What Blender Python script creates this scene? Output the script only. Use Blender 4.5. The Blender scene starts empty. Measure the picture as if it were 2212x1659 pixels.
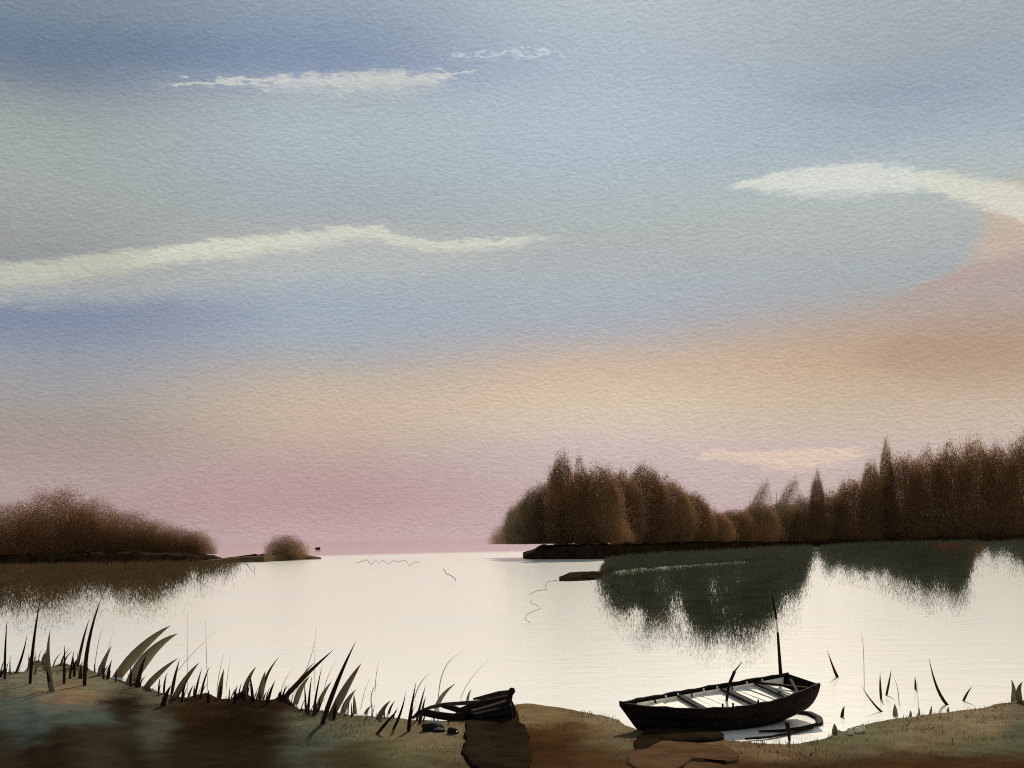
import bpy, math, random
import numpy as np
from mathutils import Vector, Matrix, noise as mnoise

random.seed(7)
rng = np.random.default_rng(7)
scene = bpy.context.scene
COL = scene.collection

# ------------------------------------------------------------------ camera
CAM_H = 3.0
FPX, W0, H0 = 2400.0, 2212.0, 1659.0        # focal length and frame in survey pixels
HORIZON, ROLL = 1160.0, math.radians(1.2)
cam_data = bpy.data.cameras.new('camera')
cam_data.sensor_width = 36.0
cam_data.lens = 36.0 * FPX / W0
cam_data.shift_y = (HORIZON - H0 / 2) / W0
cam_data.clip_start = 0.1
cam_data.clip_end = 20000
cam = bpy.data.objects.new('camera', cam_data)
COL.objects.link(cam)
RIGHT = Vector((math.cos(ROLL), 0, -math.sin(ROLL)))
UP = Vector((math.sin(ROLL), 0, math.cos(ROLL)))
FWD = Vector((0, 1, 0))
cam.matrix_world = Matrix(((RIGHT.x, UP.x, -FWD.x, 0), (RIGHT.y, UP.y, -FWD.y, 0),
                           (RIGHT.z, UP.z, -FWD.z, CAM_H), (0, 0, 0, 1)))
scene.camera = cam
CAM = Vector((0, 0, CAM_H))


def ray(x, y):
    return RIGHT * ((x - W0 / 2) / FPX) + UP * ((HORIZON - y) / FPX) + FWD


def on_plane(x, y, z=0.0):
    """the survey point (x, y) at height z above the lake datum"""
    d = ray(x, y)
    t = (z - CAM_H) / d.z
    return CAM + d * t


def at_depth(x, y, Y):
    return CAM + ray(x, y) * Y


def az_el(x, y):
    d = ray(x, y).normalized()
    return math.atan2(d.x, d.y), math.asin(d.z)


def lin(c, k=1.0):
    out = []
    for v in c[:3]:
        v = v / 255.0
        out.append((v / 12.92 if v <= 0.04045 else ((v + 0.055) / 1.055) ** 2.4) * k)
    return (out[0], out[1], out[2], 1.0)


# ------------------------------------------------------------------ sky
world = bpy.data.worlds.new('World')
scene.world = world
world.use_nodes = True
SUN_EL, SUN_AZ = math.radians(33), math.radians(14)     # azimuth from +Y towards +X


class NT:
    """small helper around a node tree"""
    def __init__(self, tree):
        self.t = tree

    def new(self, kind, **kw):
        n = self.t.nodes.new(kind)
        for k, v in kw.items():
            setattr(n, k, v)
        return n

    def link(self, a, b):
        self.t.links.new(a, b)

    def put(self, sock, v):
        if isinstance(v, bpy.types.NodeSocket):
            self.link(v, sock)
        else:
            sock.default_value = v

    def math(self, op, a, b=0.0, c=0.0, clamp=False):
        n = self.new('ShaderNodeMath', operation=op, use_clamp=clamp)
        self.put(n.inputs[0], a)
        self.put(n.inputs[1], b)
        self.put(n.inputs[2], c)
        return n.outputs[0]

    def step(self, v, a, b, lo=0.0, hi=1.0):
        n = self.new('ShaderNodeMapRange', interpolation_type='SMOOTHSTEP')
        self.put(n.inputs['Value'], v)
        n.inputs['From Min'].default_value = a
        n.inputs['From Max'].default_value = b
        n.inputs['To Min'].default_value = lo
        n.inputs['To Max'].default_value = hi
        return n.outputs[0]

    def linear(self, v, a, b, lo=0.0, hi=1.0):
        n = self.new('ShaderNodeMapRange')
        self.put(n.inputs['Value'], v)
        n.inputs['From Min'].default_value = a
        n.inputs['From Max'].default_value = b
        n.inputs['To Min'].default_value = lo
        n.inputs['To Max'].default_value = hi
        return n.outputs[0]

    def mix(self, f, a, b, blend='MIX'):
        n = self.new('ShaderNodeMix', data_type='RGBA', blend_type=blend)
        self.put(n.inputs['Factor'], f)
        self.put(n.inputs[6], a)
        self.put(n.inputs[7], b)
        return n.outputs[2]

    def noise(self, vec, scale, detail=3.0, rough=0.5):
        n = self.new('ShaderNodeTexNoise')
        self.put(n.inputs['Vector'], vec)
        n.inputs['Scale'].default_value = scale
        n.inputs['Detail'].default_value = detail
        n.inputs['Roughness'].default_value = rough
        return n.outputs['Fac']

    def curve(self, v, pts, vmin, vmax, lo, hi):
        """piecewise curve: v in [vmin, vmax] -> [lo, hi]"""
        x = self.linear(v, vmin, vmax)
        n = self.new('ShaderNodeFloatCurve')
        self.put(n.inputs['Value'], x)
        c = n.mapping.curves[0]
        pp = [((a - vmin) / (vmax - vmin), (b - lo) / (hi - lo)) for a, b in pts]
        while len(c.points) < len(pp):
            c.points.new(0.5, 0.5)
        for p, q in zip(c.points, sorted(pp)):
            p.location = q
        n.mapping.update()
        return self.linear(n.outputs[0], 0, 1, lo, hi)


def build_sky():
    g = NT(world.node_tree)
    g.t.nodes.clear()
    tc = g.new('ShaderNodeTexCoord')
    sep = g.new('ShaderNodeSeparateXYZ')
    g.link(tc.outputs['Generated'], sep.inputs[0])
    X, Y, Z = sep.outputs
    hyp = g.math('SQRT', g.math('ADD', g.math('MULTIPLY', X, X), g.math('MULTIPLY', Y, Y)))
    s0 = g.math('DIVIDE', X, g.math('MAXIMUM', hyp, 1e-4))          # sine of the azimuth
    el0 = g.math('ARCTAN2', Z, hyp)
    # drifting, wispy edges: warp azimuth and elevation with stretched noise
    cmb = g.new('ShaderNodeCombineXYZ')
    g.link(g.math('MULTIPLY', s0, 1.0), cmb.inputs[0])
    g.link(g.math('MULTIPLY', el0, 3.2), cmb.inputs[1])
    g.link(g.math('MULTIPLY', Y, 0.4), cmb.inputs[2])
    sv = cmb.outputs[0]
    big = g.math('SUBTRACT', g.noise(sv, 4.5, 4, 0.55), 0.5)
    fine = g.math('SUBTRACT', g.noise(sv, 60, 5, 0.62), 0.5)
    el = g.math('ADD', el0, g.math('ADD', g.math('MULTIPLY', big, 0.022), g.math('MULTIPLY', fine, 0.009)))
    s = g.math('ADD', s0, g.math('MULTIPLY', big, 0.05))

    TOP = 0.50
    columns = [
        (100, [(0, (127, 140, 151)), (60, (116, 132, 149)), (110, (110, 125, 145)), (160, (121, 133, 147)), (200, (140, 150, 155)),
               (260, (159, 164, 162)), (330, (161, 169, 169)), (400, (162, 169, 165)), (480, (158, 162, 160)),
               (550, (152, 154, 150)), (640, (138, 144, 159)), (690, (126, 136, 161)), (740, (140, 149, 163)),
               (800, (155, 156, 162)), (860, (160, 155, 152)), (920, (162, 150, 141)), (980, (167, 148, 142)),
               (1050, (179, 157, 156)), (1100, (173, 150, 150)), (1180, (174, 151, 153))]),
        (700, [(0, (150, 164, 179)), (60, (139, 154, 174)), (120, (131, 145, 171)), (160, (136, 151, 176)),
               (200, (169, 179, 187)), (260, (172, 185, 191)), (330, (170, 184, 190)), (400, (165, 177, 183)),
               (460, (164, 172, 176)), (500, (174, 177, 175)), (560, (179, 184, 185)), (620, (164, 175, 184)),
               (680, (158, 171, 184)), (730, (164, 171, 181)), (780, (173, 170, 168)), (830, (193, 176, 159)),
               (880, (202, 180, 158)), (930, (195, 173, 156)), (980, (189, 165, 157)), (1030, (182, 153, 152)),
               (1080, (181, 149, 147)), (1120, (188, 157, 160)), (1160, (195, 168, 172))]),
        (1300, [(0, (177, 190, 196)), (60, (175, 188, 196)), (130, (169, 182, 196)), (200, (172, 187, 198)),
                (280, (174, 190, 199)), (350, (170, 186, 196)), (420, (172, 183, 186)), (500, (172, 178, 177)),
                (570, (172, 178, 179)), (640, (168, 176, 184)), (690, (166, 172, 181)), (730, (177, 172, 171)),
                (780, (204, 179, 155)), (830, (209, 186, 163)), (880, (214, 194, 171)), (930, (208, 191, 177)),
                (970, (198, 182, 180)), (1050, (194, 172, 173)), (1120, (192, 168, 171))]),
        (2000, [(0, (162, 172, 176)), (80, (156, 168, 174)), (150, (151, 164, 176)), (220, (153, 168, 181)),
                (300, (164, 178, 188)), (360, (174, 185, 187)), (450, (176, 183, 178)), (520, (170, 176, 175)),
                (580, (162, 170, 174)), (630, (169, 167, 164)), (680, (178, 161, 148)), (730, (186, 159, 134)),
                (790, (193, 164, 134)), (850, (192, 171, 148)), (910, (200, 180, 161)), (960, (198, 181, 173)),
                (1020, (195, 175, 172)), (1120, (191, 170, 168))]),
    ]
    outs = []
    for cx, stops in columns:
        rp = g.new('ShaderNodeValToRGB')
        cr = rp.color_ramp
        cr.interpolation = 'B_SPLINE'
        items = sorted([(max(0.0, az_el(cx, y)[1]) / TOP, lin(c)) for y, c in stops])
        while len(cr.elements) < len(items):
            cr.elements.new(0.5)
        for e, (p, c) in zip(cr.elements, items):
            e.position = p
            e.color = c
        g.link(g.math('DIVIDE', el, TOP), rp.inputs['Fac'])
        outs.append((math.sin(az_el(cx, 600)[0]), rp.outputs['Color']))
    col = outs[0][1]
    for (sa, ca), (sb, cb) in zip(outs, outs[1:]):
        col = g.mix(g.step(s, sa, sb), col, cb)

    # the open peach sky under the bright cloud on the right
    azb = g.curve(el, [(az_el(2105, 480)[1], 0.395), (az_el(2095, 560)[1], 0.388), (az_el(2030, 600)[1], 0.36),
                       (az_el(1950, 650)[1], 0.325), (az_el(1800, 720)[1], 0.27)], 0.15, 0.31, 0.2, 0.45)
    m = g.math('MULTIPLY', g.step(g.math('SUBTRACT', s, azb), -0.012, 0.014), g.step(el, 0.282, 0.262))
    m = g.math('MULTIPLY', m, g.step(el, 0.15, 0.21))
    peach = g.mix(g.step(g.math('ADD', el0, g.math('MULTIPLY', big, 0.12)), 0.21, 0.26), lin((178, 157, 148)), lin((203, 181, 161)))
    col = g.mix(g.math('MULTIPLY', m, 0.85), col, peach)

    # long bright clouds: polyline of (x, y, half thickness)
    def streak(pts, tint, strength, up=0.25, down=0.75, rag=1.0, fade=0.02):
        pa = [(math.sin(az_el(x, y)[0]), az_el(x, y)[1], h / FPX) for x, y, h in pts]
        smin, smax = pa[0][0], pa[-1][0]
        emin, emax = min(p[1] for p in pa) - 0.02, max(p[1] for p in pa) + 0.02
        ragged = g.math('ADD', el0, g.math('MULTIPLY', fine, 0.022 * rag))
        c = g.curve(s0, [(p[0], p[1]) for p in pa], smin, smax, emin, emax)
        t = g.curve(s0, [(p[0], p[2]) for p in pa], smin, smax, 0.0, 0.03)
        d = g.math('DIVIDE', g.math('SUBTRACT', ragged, c), g.math('MAXIMUM', t, 0.0004))
        mk = g.math('MULTIPLY', g.step(d, 1.0 + up, 1.0 - up), g.step(d, -1.0 - down, -1.0 + down))
        ends = g.math('MULTIPLY', g.step(s0, smin - 0.001, smin + fade), g.step(s0, smax + 0.001, smax - fade))
        return g.math('MULTIPLY', g.math('MULTIPLY', mk, ends), strength), tint

    clouds = [
        streak([(-560, 680, 6), (-60, 650, 10), (150, 640, 20), (400, 600, 34), (700, 565, 32), (950, 560, 22), (1180, 545, 10)], lin((184, 187, 181)), 0.55, 0.9, 1.0, 1.0, 0.1),
        streak([(-560, 640, 8), (-60, 602, 24), (90, 592, 27), (250, 568, 22), (400, 545, 17), (560, 530, 14), (700, 516, 8)], lin((198, 197, 180)), 0.85, 0.4, 1.0, 0.8, 0.08),
        streak([(230, 572, 10), (400, 545, 15), (560, 530, 17), (700, 512, 17), (790, 502, 14), (870, 520, 11), (960, 530, 10), (1060, 526, 9), (1160, 516, 10), (1240, 517, 2)],
               lin((212, 212, 197)), 0.85, 0.35, 1.0, 0.8, 0.06),
        streak([(1560, 402, 3), (1640, 396, 14), (1760, 390, 26), (1880, 386, 28), (2000, 388, 18), (2060, 395, 9)],
               lin((213, 217, 208)), 0.9, 0.3, 0.6, 0.8),
        streak([(1960, 386, 6), (2040, 398, 20), (2110, 416, 28), (2212, 442, 32), (2300, 470, 30), (2700, 520, 8)], lin((214, 213, 198)), 0.9, 0.4, 0.4, 0.8),
        streak([(330, 182, 1), (440, 178, 4), (600, 176, 7), (720, 174, 11), (820, 172, 15), (900, 170, 10), (1000, 156, 3), (1060, 150, 1)],
               lin((212, 212, 204)), 0.8, 0.9, 0.95, 1.1),
        streak([(560, 190, 3), (720, 190, 14), (860, 188, 16), (980, 180, 4)], lin((190, 195, 194)), 0.6, 0.9, 0.95, 0.8),
        streak([(940, 126, 1), (1060, 117, 4), (1150, 115, 4), (1240, 114, 1)], lin((202, 212, 218)), 0.7, 0.9, 0.9, 1.4),
        streak([(1480, 988, 2), (1580, 984, 10), (1700, 992, 20), (1800, 984, 18), (1890, 972, 6)], lin((222, 198, 179)), 0.85, 0.25, 0.9),
        streak([(-560, 700, 6), (-60, 690, 14), (60, 678, 30), (200, 668, 24), (420, 676, 20), (640, 690, 8)], lin((130, 141, 162)), 0.3, 1.0, 1.0, 1.0, 0.09),
        streak([(1650, 210, 6), (1850, 205, 22), (2050, 192, 20), (2230, 200, 12)], lin((142, 155, 170)), 0.45, 1.0, 1.0, 1.0, 0.07),
        streak([(250, 1062, 8), (420, 1072, 30), (640, 1082, 34), (820, 1088, 22), (960, 1090, 8)], lin((186, 150, 156)), 0.35, 1.0, 1.0, 1.0, 0.1),
        streak([(1780, 770, 10), (1960, 762, 40), (2120, 752, 60), (2260, 745, 60), (2700, 740, 20)], lin((166, 140, 124)), 0.55, 1.0, 1.0, 1.0, 0.07),
        streak([(-560, 96, 12), (-60, 90, 26), (80, 92, 34), (250, 98, 30), (420, 104, 22), (600, 108, 10)], lin((106, 120, 146)), 0.3, 1.0, 1.0, 1.0, 0.1),
    ]
    for mk, tint in clouds:
        col = g.mix(mk, col, tint)

    # embossed paper grain, its relief shading put into the sky colour
    cm = g.new('ShaderNodeCombineXYZ')
    g.link(g.math('MULTIPLY', s0, 1.0), cm.inputs[0])
    g.link(g.math('ADD', g.math('MULTIPLY', el0, 1.9), g.math('MULTIPLY', s0, -0.22)), cm.inputs[1])
    g.link(Y, cm.inputs[2])
    off = g.new('ShaderNodeVectorMath', operation='ADD')
    g.link(cm.outputs[0], off.inputs[0])
    off.inputs[1].default_value = (0.0006, 0.0021, 0.0)
    relief = g.math('SUBTRACT', g.noise(cm.outputs[0], 230, 2.0, 0.6), g.noise(off.outputs[0], 230, 2.0, 0.6))
    gr2 = g.noise(cm.outputs[0], 110, 3.0, 0.6)
    k = g.math('ADD', g.math('MULTIPLY_ADD', relief, -0.55, 1.0), g.linear(gr2, 0.2, 0.8, -0.06, 0.06))
    kv = g.new('ShaderNodeCombineColor')
    for i in range(3):
        g.link(k, kv.inputs[i])
    col = g.mix(1.0, col, kv.outputs[0], 'MULTIPLY')

    nish = g.new('ShaderNodeTexSky', sky_type='NISHITA')
    nish.sun_disc = False
    nish.sun_elevation = SUN_EL
    nish.sun_rotation = SUN_AZ
    bg_air = g.new('ShaderNodeBackground')
    g.link(nish.outputs[0], bg_air.inputs[0])
    bg_air.inputs[1].default_value = 0.06
    bg_veil = g.new('ShaderNodeBackground')
    g.link(col, bg_veil.inputs[0])
    bg_veil.inputs[1].default_value = 1.0
    mx = g.new('ShaderNodeMixShader')
    mx.inputs[0].default_value = 0.96             # thin high cloud veils the clear air behind
    g.link(bg_air.outputs[0], mx.inputs[1])
    g.link(bg_veil.outputs[0], mx.inputs[2])
    out = g.new('ShaderNodeOutputWorld')
    g.link(mx.outputs[0], out.inputs[0])


build_sky()
sun_data = bpy.data.lights.new('sun', 'SUN')
sun_data.energy = 5.0
sun_data.angle = math.radians(2.5)
sun_data.color = (1.0, 0.93, 0.82)
sun = bpy.data.objects.new('sun', sun_data)
COL.objects.link(sun)
to_sun = Vector((math.sin(SUN_AZ) * math.cos(SUN_EL), math.cos(SUN_AZ) * math.cos(SUN_EL), math.sin(SUN_EL)))
sun.rotation_euler = to_sun.to_track_quat('Z', 'Y').to_euler()

scene.view_settings.view_transform = 'Standard'
scene.view_settings.look = 'None'
scene.view_settings.exposure = 0.0
scene.view_settings.gamma = 1.0
scene.cycles.max_bounces = 4
scene.cycles.diffuse_bounces = 2
scene.cycles.glossy_bounces = 2
scene.cycles.transmission_bounces = 2
scene.cycles.use_denoising = False
scene.cycles.filter_width = 1.1


# ------------------------------------------------------------------ materials
def material(name, color, rough=0.9, spec=0.0, var=0.25, scale=8.0, bump=0.0, bump_scale=40.0, object_coords=True, tint=None):
    m = bpy.data.materials.new(name)
    m.use_nodes = True
    g = NT(m.node_tree)
    b = g.t.nodes['Principled BSDF']
    tc = g.new('ShaderNodeTexCoord')
    n = g.noise(tc.outputs['Object'], scale, 4, 0.6)
    c = lin(color)
    t = tint and lin(tint)
    lo = tuple(v * (1 - var) for v in c[:3]) + (1,)
    hi = t or (tuple(min(1, v * (1 + var)) for v in c[:3]) + (1,))
    g.link(g.mix(g.step(n, 0.3, 0.7), lo, hi), b.inputs['Base Color'])
    b.inputs['Roughness'].default_value = rough
    b.inputs['Specular IOR Level'].default_value = spec
    if bump:
        bp = g.new('ShaderNodeBump')
        bp.inputs['Strength'].default_value = bump
        bp.inputs['Distance'].default_value = 0.02
        g.link(g.noise(tc.outputs['Object'], bump_scale, 4, 0.6), bp.inputs['Height'])
        g.link(bp.outputs[0], b.inputs['Normal'])
    return m


def leaf_material(name, a, b_, c_=None, through=0.45):
    """foliage: colour varies from leaf clump to leaf clump"""
    m = bpy.data.materials.new(name)
    m.use_nodes = True
    g = NT(m.node_tree)
    b = g.t.nodes['Principled BSDF']
    tc = g.new('ShaderNodeTexCoord')
    n = g.noise(tc.outputs['Object'], 0.55, 5, 0.65)
    col = g.mix(g.step(n, 0.32, 0.68), lin(a), lin(b_))
    if c_:
        n2 = g.noise(tc.outputs['Object'], 0.9, 3, 0.6)
        col = g.mix(g.step(n2, 0.5, 0.75), col, lin(c_))
    g.link(col, b.inputs['Base Color'])
    b.inputs['Roughness'].default_value = 0.9
    b.inputs['Specular IOR Level'].default_value = 0.0
    tr = g.new('ShaderNodeBsdfTranslucent')
    g.link(col, tr.inputs[0])
    mx = g.new('ShaderNodeMixShader')
    mx.inputs[0].default_value = through
    g.link(b.outputs[0], mx.inputs[1])
    g.link(tr.outputs[0], mx.inputs[2])
    g.link(mx.outputs[0], g.t.nodes['Material Output'].inputs[0])
    return m


M = {
    'black_wood': material('black_wood', (34, 27, 22), 0.85, 0.05, 0.4, 14, 0.5, 30),
    'grey_wood': material('grey_wood', (60, 47, 36), 0.85, 0.05, 0.4, 10, 0.5, 30),
    'cream_wood': material('cream_wood', (240, 232, 214), 0.8, 0.2, 0.12, 9, 0.3, 30),
    'reed_dark': material('reed_dark', (50, 36, 25), 0.9, 0.0, 0.35, 7),
    'reed_grey': leaf_material('reed_grey', (128, 120, 96), (140, 132, 110)),
    'reed_straw': leaf_material('reed_straw', (150, 138, 118), (170, 156, 134)),
    'rock': material('rock', (30, 25, 21), 0.85, 0.2, 0.4, 12, 0.7, 20),
    'pale_rock': material('pale_rock', (222, 212, 190), 0.85, 0.2, 0.1, 12, 0.5, 20),
    'bark': material('bark', (62, 46, 32), 0.95, 0.1, 0.3, 2.0, 0.5, 12),
    'leaf_brown': leaf_material('leaf_brown', (118, 88, 60), (138, 106, 74), (124, 106, 82), 0.52),
    'leaf_umber': leaf_material('leaf_umber', (110, 82, 57), (130, 100, 71), (118, 100, 76), 0.52),
    'leaf_olive': leaf_material('leaf_olive', (112, 94, 71), (128, 108, 84), None, 0.52),
    'leaf_tan': leaf_material('leaf_tan', (128, 96, 64), (148, 116, 80), (134, 114, 88), 0.52),
    'scrub_brown': leaf_material('scrub_brown', (112, 80, 50), (132, 98, 64), (118, 92, 64), 0.42),
    'scrub_tan': leaf_material('scrub_tan', (124, 92, 58), (140, 108, 74), (126, 104, 78), 0.42),
    'reflection_green': leaf_material('reflection_green', (50, 55, 44), (76, 79, 63), (74, 62, 46), 0.13),  # dark tones of the reflected trees, put into the blade colours
    'reflection_brown': leaf_material('reflection_brown', (54, 52, 40), (96, 70, 44), (48, 52, 42), 0.13),
    'reflection_rust': leaf_material('reflection_rust', (118, 60, 30), (130, 74, 40), None, 0.2),
    'stubble': leaf_material('stubble', (66, 54, 38), (98, 84, 60), (54, 48, 36), 0.2),
    'bank_earth': material('bank_earth', (44, 33, 23), 0.95, 0.0, 0.45, 0.8, 0.8, 3.0),
    'spit_earth': material('spit_earth', (92, 74, 56), 0.95, 0.0, 0.3, 1.2, 0.8, 3.0),
    'gravel_bar': material('gravel_bar', (128, 132, 112), 0.95, 0.0, 0.25, 2.0, 0.8, 6.0),
    'boat_shade_dark': material('boat_shade_dark', (36, 27, 18), 0.95, 0.0, 0.4, 3.0, 0.8, 18.0),  # shade tone for the wreck shadow and hull reflection sheets
    'boat_shadow_brown': material('boat_shadow_brown', (80, 60, 42), 0.95, 0.0, 0.25, 3.0, 0.8, 18.0),  # shade tone for the shadow sheet below the moored boat
}


def water_material():
    m = bpy.data.materials.new('lake_water')
    m.use_nodes = True
    g = NT(m.node_tree)
    b = g.t.nodes['Principled BSDF']
    geo = g.new('ShaderNodeNewGeometry')
    sep = g.new('ShaderNodeSeparateXYZ')
    g.link(geo.outputs['Position'], sep.inputs[0])
    X, Y, Z = sep.outputs
    # chalky silt clouds the shallow lake; far off, the reflected pink sky is mixed into the colour
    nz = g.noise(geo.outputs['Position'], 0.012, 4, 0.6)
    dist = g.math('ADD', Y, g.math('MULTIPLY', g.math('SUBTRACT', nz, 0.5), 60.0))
    far_water = g.step(dist, 205, 255)
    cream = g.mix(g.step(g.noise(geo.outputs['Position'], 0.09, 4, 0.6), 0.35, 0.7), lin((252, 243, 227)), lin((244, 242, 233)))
    col = g.mix(far_water, cream, lin((215, 176, 172)))
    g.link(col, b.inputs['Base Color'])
    b.inputs['IOR'].default_value = 1.33
    b.inputs['Specular IOR Level'].default_value = 0.4
    g.link(g.math('MULTIPLY_ADD', far_water, -0.1, 0.16), b.inputs['Roughness'])
    # ripples: long swell crests across the view plus a fine chop
    mp = g.new('ShaderNodeMapping')
    g.link(geo.outputs['Position'], mp.inputs[0])
    mp.inputs['Scale'].default_value = (0.45, 1.0, 1.0)
    h1 = g.noise(mp.outputs[0], 1.3, 3, 0.55)
    h2 = g.noise(mp.outputs[0], 11.0, 3, 0.65)
    hh = g.math('ADD', h1, g.math('MULTIPLY', h2, 0.34))
    bp = g.new('ShaderNodeBump')
    bp.inputs['Distance'].default_value = 0.1
    g.link(g.math('MULTIPLY_ADD', far_water, -0.15, 0.19), bp.inputs['Strength'])
    g.link(hh, bp.inputs['Height'])
    g.link(bp.outputs[0], b.inputs['Normal'])
    return m


M['water'] = water_material()


# ------------------------------------------------------------------ mesh helpers
def tag(o, label=None, cat=None, group=None, kind=None):
    if label:
        o['label'] = label
    if cat:
        o['category'] = cat
    if group:
        o['group'] = group
    if kind:
        o['kind'] = kind
    return o


def link_mesh(name, me, mat=None, parent=None, smooth=False):
    if mat is not None and len(me.materials) == 0:
        me.materials.append(mat)
    if smooth:
        me.polygons.foreach_set('use_smooth', [True] * len(me.polygons))
    o = bpy.data.objects.new(name, me)
    COL.objects.link(o)
    if parent is not None:
        o.parent = parent
    return o


def make_mesh(name, verts, faces):
    me = bpy.data.meshes.new(name)
    me.from_pydata([tuple(v) for v in verts], [], [tuple(f) for f in faces])
    me.update()
    return me


def empty(name, loc):
    e = bpy.data.objects.new(name, None)
    e.location = loc
    e.empty_display_size = 0.2
    COL.objects.link(e)
    return e


def tube_geo(path, radii, sides=6, flat=1.0, flat_dir=None):
    """swept tube; flat < 1 squashes the section along flat_dir"""
    path = [Vector(p) for p in path]
    verts, faces = [], []
    n = len(path)
    for i, p in enumerate(path):
        t = (path[min(i + 1, n - 1)] - path[max(i - 1, 0)]).normalized()
        a = Vector(flat_dir) if flat_dir is not None else (Vector((0, 1, 0)) if abs(t.y) < 0.8 else Vector((1, 0, 0)))
        b = t.cross(a).normalized()
        a = b.cross(t).normalized()
        r = radii[i]
        for k in range(sides):
            an = 2 * math.pi * k / sides
            verts.append(p + b * (math.cos(an) * r) + a * (math.sin(an) * r * flat))
    for i in range(n - 1):
        for k in range(sides):
            k2 = (k + 1) % sides
            faces.append((i * sides + k, i * sides + k2, (i + 1) * sides + k2, (i + 1) * sides + k))
    faces.append(tuple(range(sides))[::-1])
    faces.append(tuple(range((n - 1) * sides, n * sides)))
    return verts, faces


def bez(p0, p1, p2, n):
    return [p0 * (1 - t) ** 2 + p1 * (2 * t * (1 - t)) + p2 * t * t for t in [i / (n - 1) for i in range(n)]]


# ------------------------------------------------------------------ lake
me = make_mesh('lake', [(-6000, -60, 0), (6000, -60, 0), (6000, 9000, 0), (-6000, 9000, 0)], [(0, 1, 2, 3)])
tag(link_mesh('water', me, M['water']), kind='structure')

# ------------------------------------------------------------------ near shore
SHORE = [(-1500, 1440), (-600, 1440), (-200, 1448), (0, 1452), (55, 1450), (72, 1428), (88, 1426), (100, 1440), (118, 1436), (135, 1430), (155, 1436), (172, 1436),
         (190, 1442), (205, 1452), (240, 1462), (270, 1472), (300, 1478), (330, 1488), (365, 1500), (400, 1507), (430, 1498), (448, 1494), (475, 1508),
         (500, 1508), (515, 1492), (535, 1498), (548, 1508), (590, 1512), (603, 1502), (622, 1506), (642, 1530), (700, 1536), (800, 1546), (890, 1552),
         (960, 1556), (1040, 1540), (1090, 1524), (1140, 1520), (1190, 1526), (1240, 1532), (1290, 1542), (1338, 1552), (1350, 1566), (1380, 1574), (1420, 1572),
         (1500, 1572), (1555, 1580), (1568, 1598), (1660, 1604), (1725, 1604), (1775, 1595), (1797, 1586), (1803, 1572), (1822, 1578), (1850, 1568),
         (1895, 1558), (1950, 1549), (2050, 1539), (2130, 1526), (2212, 1511), (2500, 1480), (3600, 1440)]
LIP = 0.07
_sh = []
for x, y in SHORE:
    p = on_plane(x, y, LIP)
    _sh.append((math.atan2(p.x, p.y), math.hypot(p.x, p.y)))
_sh.sort()
SH_T = np.array([a for a, _ in _sh])
SH_R = np.array([r for _, r in _sh])


def ground_h(X, Y):
    """height of the near shore at (X, Y); numpy or scalar"""
    X = np.asarray(X, dtype=float)
    Y = np.asarray(Y, dtype=float)
    th = np.arctan2(X, Y)
    r = np.hypot(X, Y)
    d = np.interp(th, SH_T, SH_R) - r
    lip = np.clip((d + 0.10) / 0.16, 0, 1)
    lip = lip * lip * (3 - 2 * lip)
    inland = np.clip(d, 0, None)
    z = -0.12 + (LIP + 0.12) * lip + np.where(d < -0.1, (d + 0.1) * 0.25, 0)
    z = z + 0.012 * inland + 0.16 * np.clip((11.0 - r) / 8.0, 0, 1) * np.clip(inland, 0, 6)
    return z


def ground_at(x, y):
    """survey point on the near shore (or on the water where that is higher)"""
    d = ray(x, y)
    t = (LIP - CAM_H) / d.z
    for _ in range(12):
        p = CAM + d * t
        z = max(0.0, float(ground_h(p.x, p.y)))
        t = (z - CAM_H) / d.z
    return CAM + d * t


NTH, NR = 460, 230
ths = np.linspace(-0.95, 0.95, NTH)
fr = np.linspace(0, 1, NR) ** 0.8
VX = np.zeros((NTH, NR)); VY = np.zeros((NTH, NR))
for i, th in enumerate(ths):
    rs = np.interp(th, SH_T, SH_R)
    rm = np.interp(th, SH_T[::4], np.array([SH_R[max(0, q - 5):q + 6].mean() for q in range(0, len(SH_R), 4)]))
    follow = np.clip((fr - 0.55) / 0.45, 0, 1) ** 2
    rr = 1.0 + (rm * (1 - follow) + rs * follow + 0.9 - 1.0) * fr
    VX[i] = np.sin(th) * rr
    VY[i] = np.cos(th) * rr
VZ = ground_h(VX, VY)
# lumpy mud
for i in range(NTH):
    for j in range(NR):
        if VY[i, j] > 9:
            p = Vector((VX[i, j] * 1.6, VY[i, j] * 1.6, 0))
            VZ[i, j] += 0.03 * mnoise.noise(p * 0.8) + 0.012 * mnoise.noise(p * 2.3)
verts = np.stack([VX, VY, VZ], -1).reshape(-1, 3)
faces = []
for i in range(NTH - 1):
    for j in range(NR - 1):
        a = i * NR + j
        faces.append((a, a + 1, a + NR + 1, a + NR))
me = make_mesh('near_shore', verts.tolist(), faces)
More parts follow.
